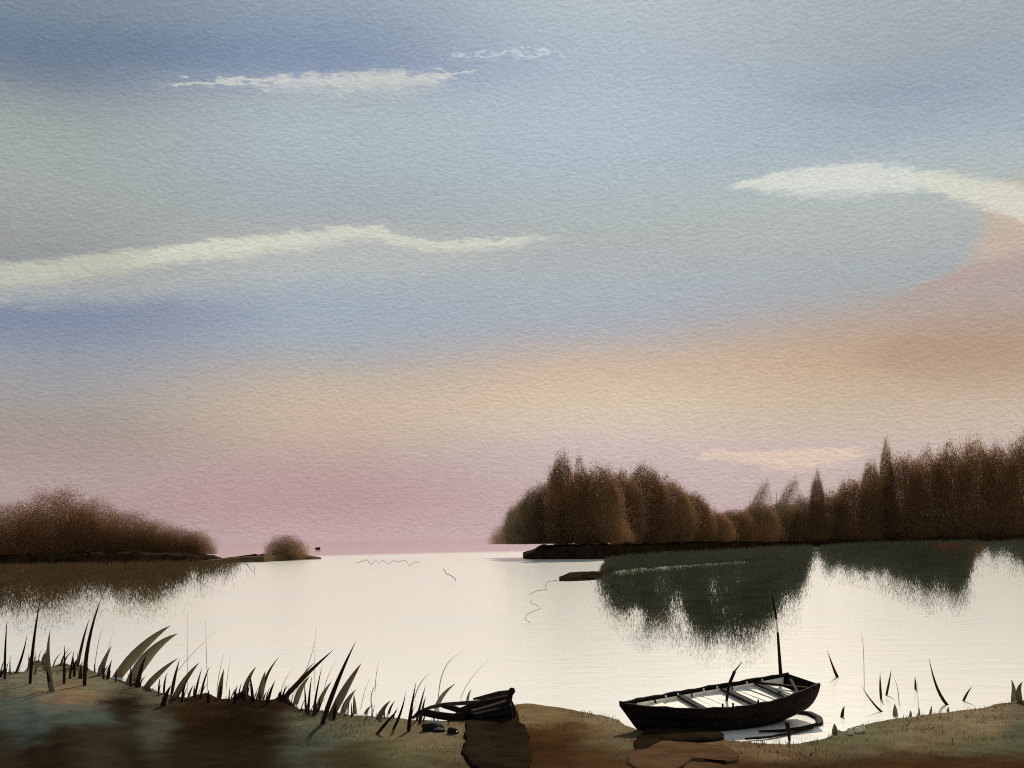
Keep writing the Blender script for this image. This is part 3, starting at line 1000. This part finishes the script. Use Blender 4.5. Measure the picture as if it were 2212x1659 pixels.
# ------------------------------------------------------------------ reeds
def blade(parent, pts, w, mat, depth_jit=0.25, Y=None, name='blade', base_at_ground=True, sides=6):
    """pts: survey points from foot to tip (2 or 3); w: widest width in survey pixels"""
    foot = ground_at(*pts[0])
    if Y is not None:
        foot = at_depth(pts[0][0], pts[0][1], Y)
    D0 = foot.y
    k = D0 / FPX
    tip = at_depth(pts[-1][0], pts[-1][1], D0 + random.uniform(-depth_jit, depth_jit))
    if len(pts) == 3:
        mid = at_depth(pts[1][0], pts[1][1], (D0 + tip.y) / 2)
        ctrl = mid * 2 - (foot + tip) * 0.5
    else:
        mid = (foot + tip) * 0.5
        ctrl = mid + Vector((-(tip.x - foot.x) * 0.22, 0, abs(tip.x - foot.x) * 0.10))
    foot = foot + Vector((0, 0, -0.05))
    n = 9
    path = bez(foot, ctrl, tip, n)
    rad = []
    for i in range(n):
        t = i / (n - 1)
        rad.append(max(0.0016, w * k * 0.5 * (min(1, 0.72 + 0.9 * t) * (1 - t ** 1.6) ** 0.85)))
    loc = parent.location
    v, f = tube_geo([p - loc for p in path], rad, sides, 0.35, (0, 1, 0))
    return link_mesh(name, make_mesh(name, v, f), mat, parent, smooth=True)


def z2(x, y): return (x * 0.25, 1267.2 + y * 0.25)
def z3(x, y): return (518.4 + x * 0.25, 1267.2 + y * 0.25)
def z6(x, y): return (1670.4 + x * 0.2535, 1238.4 + y * 0.2535)


DK, GY, ST = M['reed_dark'], M['reed_grey'], M['reed_straw']
CLUMPS = [
    ('dark reed pair at the far left edge with a leaning third blade', z2, [
        ([(40, 800), (62, 275)], 30, DK), ([(90, 760), (90, 590)], 16, DK), ([(125, 750), (190, 600), (235, 410)], 30, DK), ([(5, 780), (30, 720)], 30, DK)]),
    ('tallest straight dark reed of the left mound', z2, [([(258, 840), (290, 480), (352, 90)], 40, DK), ([(300, 760), (330, 640)], 26, GY)]),
    ('grey brown reed with swollen foot between the tall ones', z2, [([(455, 905), (415, 640), (434, 370)], 56, GY), ([(440, 900), (400, 700)], 40, DK), ([(385, 720), (400, 560)], 40, GY)]),
    ('tuft of short dark reeds beside the tall forked pair', z2, [([(552, 835), (558, 505)], 34, DK), ([(600, 800), (640, 555)], 30, DK), ([(640, 780), (650, 640)], 36, DK)]),
    ('tall forked pair of dark reeds on the left mound', z2, [([(668, 690), (715, 470), (772, 280)], 34, DK), ([(730, 855), (765, 480), (882, 78)], 48, DK), ([(690, 800), (700, 680)], 50, DK)]),
    ('small grey and dark reeds left of the broad leaf', z2, [([(850, 770), (900, 640), (965, 510)], 56, GY), ([(925, 800), (968, 630)], 36, DK), ([(890, 800), (905, 660)], 24, DK)]),
    ('broad grey leaf bending right and splitting in two tips', z2, [
        ([(1000, 780), (1230, 520), (1475, 335)], 105, GY), ([(1120, 820), (1310, 560), (1537, 404)], 115, GY), ([(1180, 870), (1215, 720), (1265, 590)], 55, DK), ([(1125, 860), (1130, 680)], 34, DK)]),
    ('grey leaning leaves with dark stubs right of the broad leaf', z2, [
        ([(1240, 880), (1380, 740), (1538, 618)], 64, GY), ([(1370, 910), (1385, 780)], 22, DK), ([(1415, 920), (1445, 740)], 26, DK), ([(1480, 930), (1510, 780), (1552, 630)], 40, DK),
        ([(1500, 960), (1600, 800), (1722, 655)], 66, GY), ([(1400, 1040), (1480, 850)], 60, DK)]),
    ('row of thin upright reeds beside the dark peaty hollow', z2, [
        ([(1570, 990), (1625, 780)], 30, DK), ([(1620, 970), (1672, 850)], 26, GY), ([(1680, 960), (1747, 700)], 28, DK), ([(1730, 960), (1812, 690)], 28, DK), ([(1800, 1000), (1805, 890)], 40, DK)]),
    ('grey reed with dark foot and two stubs at the end of the row', z2, [
        ([(1890, 970), (1935, 710)], 52, GY), ([(1895, 975), (1915, 830)], 36, DK), ([(2025, 1000), (2052, 850)], 28, DK), ([(2080, 960), (2090, 900)], 50, DK)]),
    ('crossed grey and dark reeds over the peaty hollow', z3, [
        ([(30, 930), (140, 690)], 52, GY), ([(112, 995), (85, 760)], 38, DK), ([(40, 990), (15, 900)], 36, DK)]),
    ('black curved reed on a grey foot', z3, [
        ([(175, 970), (220, 730)], 62, GY), ([(195, 900), (235, 760), (336, 608)], 36, DK), ([(230, 1020), (306, 808)], 38, DK)]),
    ('long dark reed bent far over to the right', z3, [
        ([(340, 985), (560, 770), (812, 542)], 58, DK), ([(380, 950), (560, 740), (640, 660)], 20, GY), ([(345, 960), (350, 905)], 50, DK)]),
    ('three slim upright dark reeds with a grey blade behind', z3, [
        ([(475, 1010), (605, 770)], 60, GY), ([(568, 1100), (555, 830)], 26, DK), ([(590, 1100), (622, 770)], 28, DK), ([(630, 1110), (660, 920), (708, 688)], 28, DK), ([(525, 1075), (530, 1050)], 50, DK)]),
    ('longest leaning dark reed at the right of the reed bed', z3, [
        ([(700, 1190), (840, 820), (1002, 472)], 56, DK), ([(660, 1070), (792, 820)], 52, GY)]),
    ('broad grey leaning blades with a short black stub', z3, [
        ([(790, 1090), (920, 860), (1048, 662)], 82, GY), ([(812, 1145), (822, 985)], 34, DK), ([(880, 1090), (1002, 890)], 60, GY), ([(995, 1095), (985, 930)], 40, GY), ([(1075, 1100), (1135, 1030)], 34, GY)]),
    ('sparse slanting reeds with brown feet left of the wreck', z3, [
        ([(1200, 1130), (1302, 985)], 50, GY), ([(1280, 1095), (1342, 985)], 28, DK), ([(1310, 1230), (1385, 1090), (1432, 915)], 32, DK), ([(1155, 1280), (1290, 1140), (1358, 1075)], 36, DK)]),
    ('dark upright reeds standing against the wreck', z3, [
        ([(1455, 1240), (1475, 1080), (1522, 822)], 44, DK), ([(1520, 1160), (1560, 1010), (1606, 848)], 28, DK), ([(1570, 1100), (1606, 950)], 28, DK), ([(1545, 1200), (1580, 1060)], 30, DK)]),
    ('single grey reed leaning out from behind the wreck', z3, [([(1690, 1040), (1862, 838)], 46, GY), ([(1960, 985), (1998, 885)], 26, GY)]),
]
for lab, zf, bl in CLUMPS:
    e = empty('reed_clump', ground_at(*zf(*bl[0][0][0])))
    for pts, w, mt in bl:
        blade(e, [zf(*p) for p in pts], w * 0.25 * (0.88 if mt is DK else 1.0), mt)
    # thin young shoots crowding the foot of the clump
    fx = [zf(*b[0][0])[0] for b in bl]
    fy = [zf(*b[0][0])[1] for b in bl]
    for k in range(7):
        x = random.uniform(min(fx) - 9, max(fx) + 9)
        y = float(np.interp(x, [p[0] for p in SHORE], [p[1] for p in SHORE])) + random.uniform(1, 9)
        hh = random.uniform(12, 36)
        lean = random.uniform(-0.1, 0.65) * hh
        blade(e, [(x, y), (x + lean * 0.35, y - hh * 0.55), (x + lean, y - hh)], random.uniform(2.0, 4.6), random.choice([DK, DK, GY]), name='shoot', sides=5)
    tag(e, lab, 'reeds', 'reeds along the near shore')

# hair-thin dry stems
THIN = [
    ('faint dry stem between the tall forked reeds and the broad leaf', z2, [([(815, 720), (850, 480), (900, 340)], 7), ([(900, 740), (985, 360)], 5)]),
    ('faint dry upright and slanting stems right of the broad leaf', z2, [([(1620, 930), (1620, 240)], 5), ([(1500, 760), (1640, 600), (1870, 380)], 6), ([(1795, 900), (1775, 280)], 6)]),
    ('faint dry stems above the thin upright row', z2, [([(1870, 900), (1940, 560)], 6), ([(1950, 900), (1995, 600)], 5)]),
    ('dry stem curving up above the long bent reed', z3, [([(470, 900), (600, 640), (662, 358)], 7), ([(640, 900), (650, 480)], 5)]),
    ('thin crooked dry stem right of the broad grey blades', z3, [([(1150, 1080), (1135, 930), (1192, 838)], 11), ([(1165, 900), (1200, 640)], 7)]),
    ('thin dry stem arching high behind the wreck', z3, [([(1715, 1000), (1760, 720), (1912, 568)], 9), ([(1900, 960), (1990, 800), (2142, 636)], 6)]),
    ('thin dry stem slanting from the dark reeds by the wreck', z3, [([(1500, 960), (1560, 830), (1642, 748)], 10)]),
    ('faint dry stems among the central reeds', z3, [([(720, 900), (830, 640)], 6), ([(350, 900), (465, 700)], 6), ([(1040, 1060), (1120, 800)], 6)]),
]
for lab, zf, bl in THIN:
    e = empty('dry_stem', ground_at(*zf(*bl[0][0][0])))
    for pts, w in bl:
        blade(e, [zf(*p) for p in pts], w * 0.25, ST, name='stem')
    tag(e, lab, 'reed stem', 'dry stems in the near reeds')

STEMS = [
    ('dark stem leaning left nearest the stern of the moored boat', [(560, 885), (520, 820), (460, 655)], 30, DK),
    ('dark stem bent over to the left at the water edge', [(958, 1180), (860, 1110), (752, 962)], 22, DK),
    ('brown upright stem of the leaning pair', [(920, 1070), (912, 960), (910, 848)], 26, DK),
    ('black stem tilting right beside the brown upright one', [(958, 1040), (985, 930), (1006, 818)], 24, DK),
    ('short black upright stem alone in the pale water', [(1213, 990), (1207, 880)], 24, DK),
    ('longest curved dark stem of the right shallows', [(1505, 1120), (1400, 980), (1328, 722)], 32, DK),
    ('short dark stem tilting right near the curved one', [(1612, 1085), (1692, 966)], 28, DK),
    ('short thick black stub floating right of the boat', [(583, 1228), (608, 1128)], 36, DK),
    ('grey green spindle blade at the far right shore', [(2040, 1090), (2050, 1000), (2028, 905)], 56, GY),
    ('grey green blade cut by the right edge', [(2110, 1100), (2090, 1000), (2125, 925)], 66, GY),
    ('hair-thin dry stem in the open right shallows', [(775, 1000), (768, 650), (750, 505)], 6, ST),
    ('hair-thin dry stem under the short black upright', [(1240, 1180), (1230, 930)], 6, ST),
    ('hair-thin curled dry stem beside the tilted black pair', [(1070, 1100), (1060, 980), (1020, 868)], 8, ST),
]
for lab, pts, w, mt in STEMS:
    e = empty('reed', ground_at(*z6(*pts[0])))
    blade(e, [z6(*p) for p in pts], w * 0.2535, mt, name='stem')
    tag(e, lab, 'reed stem', 'stems standing in the right shallows')
SPROUTS = [('first low sprout on the lip of the right shore', (520, 1345), (518, 1282), 56), ('widest low sprout on the right shore lip', (1040, 1215), (1034, 1112), 52),
           ('tiny sprout after the widest one', (1165, 1215), (1166, 1168), 34), ('tiny sprout under the short black stem', (1238, 1205), (1242, 1148), 26),
           ('slim sprout left of the curved stem', (1335, 1200), (1352, 1128), 28), ('tiny sprout at the foot of the curved stem', (1480, 1170), (1492, 1138), 34)]
for lab, a, b_, w in SPROUTS:
    e = empty('sprout', ground_at(*z6(*a)))
    blade(e, [z6(*a), z6(*b_)], w * 0.2535, GY, name='blade')
    tag(e, lab, 'sprout', 'sprouts on the right shore lip')
# pencil sketch lines modelled as thin tubes out in the lake
BENT = [('zigzag pencil line in the open lake past the spit', [(770, 1216), (784, 1212), (792, 1209), (797, 1214), (802, 1220), (812, 1209), (818, 1218), (826, 1210), (840, 1219), (848, 1211), (860, 1214), (876, 1210), (884, 1222), (898, 1213), (905, 1216)], 1.6),
        ('short bent pencil line just right of the zigzag one', [(958, 1228), (964, 1240), (972, 1242), (982, 1249), (985, 1255)], 2.4),
        ('hooked pencil line hanging under the low spit', [(527, 1210), (540, 1228), (551, 1242), (549, 1222)], 1.8),
        ('crooked pencil line off the tip of the mud bar', [(1206, 1253), (1184, 1256), (1178, 1266), (1181, 1273), (1160, 1276), (1142, 1284)], 1.6),
        ('curl of pencil line in the pale water below the mud bar', [(1150, 1294), (1144, 1302), (1160, 1308), (1168, 1314), (1136, 1328), (1135, 1338), (1146, 1345)], 1.6)]
for lab, pts, w in BENT:
    x0, y0 = max(pts, key=lambda p: p[1])
    f = on_plane(x0, y0 + 1, 0)
    e = empty('pencil_line', f)
    path = []
    for x, y in pts:
        for k in range(1):
            path.append(at_depth(x, y, f.y) - f)
    v, fc = tube_geo(path, [w * 0.32 * f.y / FPX] * len(path), 5)
    link_mesh('pencil_stroke', make_mesh('pencil_stroke', v, fc), M['grey_wood'], e)
    tag(e, lab, 'dead stalk')  # these are the pencil sketch lines


# ------------------------------------------------------------------ boats
def grid_mesh(rows):
    n = len(rows[0])
    vs = [p for r_ in rows for p in r_]
    fs = []
    for i in range(len(rows) - 1):
        for k in range(n - 1):
            a = i * n + k
            fs.append((a, a + 1, a + n + 1, a + n))
    return vs, fs


def solid(o, t, off=0.0):
    md = o.modifiers.new('thickness', 'SOLIDIFY')
    md.thickness = t
    md.offset = off
    return o


class Hull:
    """simple clinker dinghy: x from bow (-L/2) to stern (+L/2)"""
    def __init__(self, L, beam, depth, bow_up, stern_up, stern_w, rake):
        self.L, self.B, self.D = L, beam, depth
        self.bu, self.su, self.sw, self.rake = bow_up, stern_up, stern_w, rake

    def gunwale(self, u):                    # u 0 bow .. 1 stern
        half = self.B / 2 * (math.sin(min(u / 0.62, 1) * math.pi / 2) ** 0.75) * (1 - (1 - self.sw) * max(0, (u - 0.62) / 0.38) ** 1.6)
        z = self.D + self.bu * (1 - u) ** 2.4 + self.su * u ** 2.4
        return Vector((-self.L / 2 + self.L * u, half, z))

    def keel(self, u):
        x = -self.L / 2 + self.rake + (self.L - self.rake * 1.25) * u
        lift = 0.0 if u < 0.55 else self.su * 0.9 * ((u - 0.55) / 0.45) ** 1.8
        return Vector((x, 0.0, lift + 0.12 * (1 - min(1, u / 0.15)) ** 2))

    def point(self, u, v, side):             # v 0 keel .. 1 gunwale
        g, k = self.gunwale(u), self.keel(u)
        a = v * math.pi / 2
        y = g.y * (math.sin(a) ** 0.8)
        z = k.z + (g.z - k.z) * (1 - math.cos(a)) ** 0.85
        x = k.x + (g.x - k.x) * v ** 1.2
        return Vector((x, y * side, z))


def box_bar(a, b, w, h, upv=Vector((0, 0, 1))):
    a, b = Vector(a), Vector(b)
    t = (b - a).normalized()
    s = t.cross(upv).normalized() * (w / 2)
    u = s.cross(t).normalized() * (h / 2)
    v = [a - s - u, a + s - u, a + s + u, a - s + u, b - s - u, b + s - u, b + s + u, b - s + u]
    return v, [(3, 2, 1, 0), (4, 5, 6, 7), (0, 1, 5, 4), (1, 2, 6, 5), (2, 3, 7, 6), (3, 0, 4, 7)]


def part(parent, name, geo, mat, bevel=0.0, smooth=False):
    o = link_mesh(name, make_mesh(name, *geo), mat, parent, smooth)
    if bevel:
        md = o.modifiers.new('bevel', 'BEVEL')
        md.width = bevel
        md.segments = 2
    return o


def moored_boat():
    bow = on_plane(1352, 1568, 0.0)
    # hull axis: bow to the left, stern right and farther out
    A = at_depth(1342, 1520, 16.6)
    Bq = at_depth(1732, 1478, 17.9)
    axis = Vector((Bq.x - A.x, Bq.y - A.y, 0))
    L = axis.length
    mid = Vector(((A.x + Bq.x) / 2, (A.y + Bq.y) / 2, -0.10))
    e = empty('rowing_boat', mid)
    e.rotation_euler = (math.radians(6), math.radians(-1.5), math.atan2(axis.y, axis.x))
    H = Hull(L, 1.25, 0.46, 0.16, 0.22, 0.62, 0.42)
    N = 26
    BW = M['black_wood']
    strakes = 4
    lining, rails = {}, {}
    for side in (-1, 1):
        for s in range(strakes):
            rows = []
            v0, v1 = s / strakes, (s + 1) / strakes + 0.02
            for i in range(N):
                u = i / (N - 1)
                row = []
                for k in range(4):
                    v = v0 + (v1 - v0) * k / 3
                    p = H.point(u, min(v, 1.0), side)
                    p.y += side * 0.014 * (1 - k / 3)          # lapped lower edge stands proud
                    row.append(p)
                rows.append(row)
            o = part(e, 'strake', grid_mesh(rows), BW, smooth=True)
            solid(o, 0.016)
        # gunwale rail
        path = [H.gunwale(i / 24) * 1.0 for i in range(25)]
        path = [Vector((p.x, p.y * side, p.z + 0.012)) for p in path]
        wob = [0.030 + 0.009 * math.sin(i * 2.3 + side) + 0.006 * math.sin(i * 5.1) for i in range(25)]
        rails[side] = part(e, 'gunwale', tube_geo(path, wob, 6, 0.8, (0, 0, 1)), BW, smooth=True)
        # cream painted inner planking
        rows = []
        for i in range(N):
            u = 0.10 + 0.87 * i / (N - 1)
            row = []
            for v in (0.30, 0.4, 0.5, 0.6, 0.7, 0.8, 0.9, 0.95):
                p = H.point(u, v, side)
                row.append(Vector((p.x, p.y * 0.93 - side * 0.012, p.z + 0.012)))
            rows.append(row)
        lining[side] = part(e, 'lining', grid_mesh(rows), M['cream_wood'], smooth=True)
    # cream bottom boards laid across, just below the rail
    for k in range(17):
        u = 0.14 + 0.05 * k
        if u > 0.93:
            break
        g_ = H.gunwale(u)
        zz = g_.z - 0.085
        hw = min(g_.y, H.gunwale(u - 0.026).y, H.gunwale(min(1, u + 0.026)).y) * 0.90 - 0.02
        part(e, 'deck_board', box_bar((g_.x, -hw, zz), (g_.x, hw, zz + 0.004 * (k % 3)), 0.05 * L * 0.95, 0.016), M['cream_wood'])
    # thwarts
    for u, w in ((0.36, 0.16), (0.62, 0.18), (0.80, 0.16)):
        g_ = H.gunwale(u)
        o = part(e, 'thwart', box_bar((g_.x, -g_.y + 0.02, g_.z - 0.03), (g_.x + 0.12, g_.y - 0.02, g_.z - 0.03), w * 0.7, 0.03), BW, 0.006)
    # ribs
    for i in range(9):
        u = 0.22 + 0.08 * i
        for side in (-1, 1):
            path = [H.point(u, v, side) + Vector((0, -side * 0.05, 0.03)) for v in (0.5, 0.62, 0.74, 0.86, 0.98)]
            part(lining[side], 'rib', tube_geo(path, [0.013] * 5, 5), BW if i % 3 == 0 else M['cream_wood'])
    # braces crossing at the stern
    g1, g2 = H.gunwale(0.82), H.gunwale(0.97)
    part(e, 'brace', box_bar((g1.x, g1.y, g1.z - 0.02), (g2.x, -g2.y, g2.z - 0.04), 0.05, 0.03), BW, 0.005)
    part(e, 'brace', box_bar((g1.x + 0.1, -g1.y, g1.z - 0.02), (g2.x, g2.y * 0.5, g2.z - 0.02), 0.05, 0.03), BW, 0.005)
    # transom
    outline = [H.point(1.0, v, 1) for v in (0, 0.15, 0.3, 0.5, 0.7, 0.85, 1.0)] + [H.point(1.0, v, -1) for v in (1.0, 0.85, 0.7, 0.5, 0.3, 0.15)]
    vs = [p + Vector((0.01, 0, 0)) for p in outline]
    o = part(e, 'transom', (vs, [tuple(range(len(vs)))]), BW)
    solid(o, 0.04)
    # stem post and keel
    path = [H.point(0.0, v, 1) + Vector((-0.02, 0, 0)) for v in (0, 0.25, 0.5, 0.75, 1.0)] + [H.gunwale(0) + Vector((-0.03, 0, 0.05))]
    part(e, 'stem_post', tube_geo(path, [0.03, 0.03, 0.03, 0.03, 0.035, 0.03], 6), BW, smooth=True)
    path = [H.keel(i / 14) + Vector((0, 0, -0.02)) for i in range(15)]
    part(e, 'keel', tube_geo(path, [0.03] * 15, 6), BW, smooth=True)
    # rowlock stubs on the near rail
    for u in (0.42, 0.47, 0.60):
        g_ = H.gunwale(u)
        part(rails[-1], 'rowlock', tube_geo([Vector((g_.x, -g_.y, g_.z)), Vector((g_.x, -g_.y, g_.z + 0.09))], [0.018, 0.014], 6), BW)
        part(rails[1], 'rowlock', tube_geo([Vector((g_.x - 0.2, g_.y, g_.z - 0.08)), Vector((g_.x - 0.2, g_.y, g_.z + 0.02))], [0.018, 0.014], 6), BW)
    tag(e, 'long black rowing boat with cream inside moored at the right shore', 'boat')
    return e, H, mid, axis


boat, H, bmid, baxis = moored_boat()
# slim pole standing at the far rail, with a bleached length halfway up
Yp = bmid.y + baxis.y * 0.34 + 0.55
pe = empty('pole', at_depth(1688, 1470, Yp))
def pole_piece(a, b, w, mat, name):
    pa, pb = at_depth(*a, Yp) - pe.location, at_depth(*b, Yp) - pe.location
    k = Yp / FPX
    part(pe, name, tube_geo([pa, pa.lerp(pb, 0.5), pb], [w[0] * k * .5, (w[0] + w[1]) * k * .25, w[1] * k * .5], 8), mat, smooth=True)
pole_piece((1688, 1480), (1680, 1366), (9, 5), M['black_wood'], 'lower_shaft')
pole_piece((1680, 1366), (1677, 1338), (4.6, 4.6), M['cream_wood'], 'bleached_band')
pole_piece((1677, 1338), (1668, 1284), (5, 3.5), M['black_wood'], 'upper_shaft')
tag(pe, 'slim dark pole rising beside the stern of the moored boat, bleached halfway', 'pole')
# curved stick standing amidships
Yo = bmid.y + 0.1
pe2 = empty('oar', at_depth(1568, 1535, Yo))
kk = Yo / FPX
pth = [at_depth(x, y, Yo) - pe2.location for x, y in ((1567, 1545), (1569, 1520), (1572, 1494), (1577, 1474), (1587, 1450), (1603, 1430))]
part(pe2, 'shaft', tube_geo(pth[:5], [3 * kk, 3 * kk, 3 * kk, 3.6 * kk, 3.4 * kk], 7), M['black_wood'], smooth=True)
part(pe2, 'tip', tube_geo(pth[4:], [2 * kk, 0.6 * kk], 6), M['grey_wood'], smooth=True)
tag(pe2, 'curved dark stick leaning up from the middle of the moored boat', 'oar')
# stern reflection modelled as a floating black loop, and the stake below
Yl = on_plane(1690, 1574, 0).y
lp = empty('stern_reflection', on_plane(1690, 1574, 0))
def water_path(pts, z=0.03):
    return [on_plane(x, y, z) - lp.location for x, y in pts]
part(lp, 'plank', tube_geo(water_path([(1630, 1550), (1680, 1540), (1720, 1537), (1750, 1541), (1768, 1550), (1772, 1562), (1760, 1566), (1735, 1572), (1690, 1578), (1640, 1580)]),  # loop stands in for the stern reflection
                           [0.05, 0.06, 0.06, 0.065, 0.06, 0.05, 0.045, 0.045, 0.04, 0.03], 6, 0.5, (0, 0, 1)), M['black_wood'], smooth=True)
part(lp, 'lower_reflection', tube_geo(water_path([(1755, 1572), (1720, 1580), (1660, 1592), (1610, 1596)]), [0.03, 0.035, 0.04, 0.03], 6, 0.5, (0, 0, 1)), M['black_wood'], smooth=True)
tag(lp, 'black loop afloat as the reflection of the boat stern', 'plank')
sp = on_plane(1706, 1601, 0)
st = empty('stake', sp)
part(st, 'shaft', tube_geo([Vector((0, 0, -0.05)), at_depth(1704, 1585, sp.y) - sp, at_depth(1700, 1560, sp.y) - sp], [0.012, 0.026, 0.034], 7), M['black_wood'], smooth=True)
tag(st, 'short pointed dark stake hanging below the stern reflection', 'stake')


def wreck():
    base = ground_at(1040, 1552)
    e = empty('wrecked_boat', base)
    Y0 = base.y
    BW, GW = M['black_wood'], M['grey_wood']

    def q(x, y, dy=0.0):
        return at_depth(x, y, Y0 + dy) - base

    def plank(pts, w, mat, name='plank', t=0.35):
        path = [q(*p) for p in pts]
        k = Y0 / FPX
        n = len(path)
        if isinstance(w, (int, float)):
            w = [w] * n
        return part(e, name, tube_geo(path, [a * k * 0.5 for a in w], 6, t, (0, 1, 0)), mat, smooth=True)
    # rails and loose planks, far to near
    plank([(1022, 1510, 0.5), (1050, 1506, 0.45), (1080, 1500, 0.3), (1102, 1496, 0.1)], [4, 12, 16, 12], GW, 'gunwale')
    plank([(900, 1540, 0.5), (930, 1528, 0.5), (960, 1522, 0.5), (1000, 1519, 0.45), (1040, 1516, 0.3), (1085, 1506, 0.1)], [6, 8, 9, 9, 9, 8], GW, 'gunwale')
    plank([(955, 1524, 0.2), (985, 1532, 0.1), (1010, 1540, 0.0)], [10, 13, 10], BW, 'brace')
    plank([(912, 1538, -0.1), (945, 1545, -0.1), (980, 1550, -0.1), (1020, 1545, -0.1), (1060, 1538, -0.1)], [16, 16, 18, 24, 24], BW, 'strake')
    plank([(985, 1540, 0.0), (1020, 1528, 0.0), (1055, 1522, -0.05), (1100, 1510, -0.05)], [14, 20, 24, 22], BW, 'strake')
    plank([(890, 1552, 0.3), (905, 1540, 0.35), (920, 1532, 0.4)], [6, 10, 8], BW, 'broken_end')
    # black prow half sunk in the mud: curved side panels
    rows = []
    for i in range(10):
        u = i / 9
        xt = 1018 + 86 * u
        yt = 1534 - 26 * u ** 1.2
        xb = 1030 + 78 * u
        yb = 1572 - 4 * u
        row = []
        for k in range(6):
            v = k / 5
            row.append(q(xb + (xt - xb) * v, yb + (yt - yb) * v, -0.25 - 0.18 * math.sin(v * math.pi) - 0.15 * u))
        rows.append(row)
    for k in range(5):
        solid(part(e, 'strake', grid_mesh([r_[k:k + 2] for r_ in rows]), BW, smooth=True), 0.03)
    # ribs and thwart stubs showing gaps of light
    for x, y0, y1 in ((985, 1556, 1538), (1000, 1560, 1538), (1022, 1548, 1520), (1044, 1530, 1508), (1062, 1528, 1504)):
        plank([(x, y0, 0.1), (x + 1, (y0 + y1) / 2, 0.12), (x + 2, y1, 0.15)], [6, 6, 5], BW, 'rib')
    # stem post with a rounded head
    plank([(1096, 1560, -0.35), (1100, 1530, -0.3), (1098, 1512, -0.25), (1102, 1500, -0.25), (1106, 1492, -0.25), (1107, 1486, -0.25)], [34, 30, 16, 12, 15, 9], BW, 'stem_post', 0.9)
    tag(e, 'broken dark wreck of a small boat stranded among the reeds', 'boat')


wreck()


def rock(x, y, w, h, seed, label, mat, name='rock'):
    p = ground_at(x, y)
    k = p.y / FPX
    r = random.Random(seed)
    import bmesh
    bm = bmesh.new()
    bmesh.ops.create_icosphere(bm, subdivisions=3, radius=1.0)
    off = Vector((seed * 3.1, 0, 0))
    for v in bm.verts:
        n = 1 + 0.28 * mnoise.noise(v.co * 1.3 + off) + 0.10 * mnoise.noise(v.co * 3.7 + off)
        v.co = Vector((v.co.x * w * 0.5 * k * n, v.co.y * w * 0.4 * k * n, v.co.z * h * 0.55 * k * n))
    me = bpy.data.meshes.new(name)
    bm.to_mesh(me)
    bm.free()
    o = link_mesh(name, me, mat, None, True)
    o.location = p + Vector((0, 0, h * 0.25 * k))
    return tag(o, label, 'rock', 'rocks on the near shore')


rock(936, 1578, 52, 26, 1, 'long black rock under the left end of the wreck', M['rock'])
rock(978, 1586, 24, 20, 2, 'small round black rock in front of the wreck', M['rock'])
rock(948, 1583, 26, 14, 5, 'small dark rock touching the long black rock', M['rock'])
rock(1836, 1586, 14, 18, 3, 'first pale stone at the lip of the right shore', M['pale_rock'])
rock(1853, 1582, 14, 14, 4, 'middle pale stone at the lip of the right shore', M['pale_rock'])
rock(1864, 1580, 12, 20, 6, 'last pale stone at the lip of the right shore', M['pale_rock'])
# small black float off the spit
pf = on_plane(687, 1187, 0)
fl = empty('float', pf)
kf = pf.y / FPX
part(fl, 'drum', tube_geo([Vector((-5 * kf, 0, 2 * kf)), Vector((-4 * kf, 0, 2 * kf)), Vector((4 * kf, 0, 2 * kf)), Vector((5 * kf, 0, 2 * kf))], [kf, 2.6 * kf, 3 * kf, 1.4 * kf], 8), M['black_wood'], smooth=True)
part(fl, 'ring', tube_geo([Vector((-5 * kf, 0, 2 * kf)), Vector((-7 * kf, 0, 2.4 * kf))], [1.2 * kf, 1.6 * kf], 6), M['black_wood'])
tag(fl, 'small black float on still water off the spit', 'float')
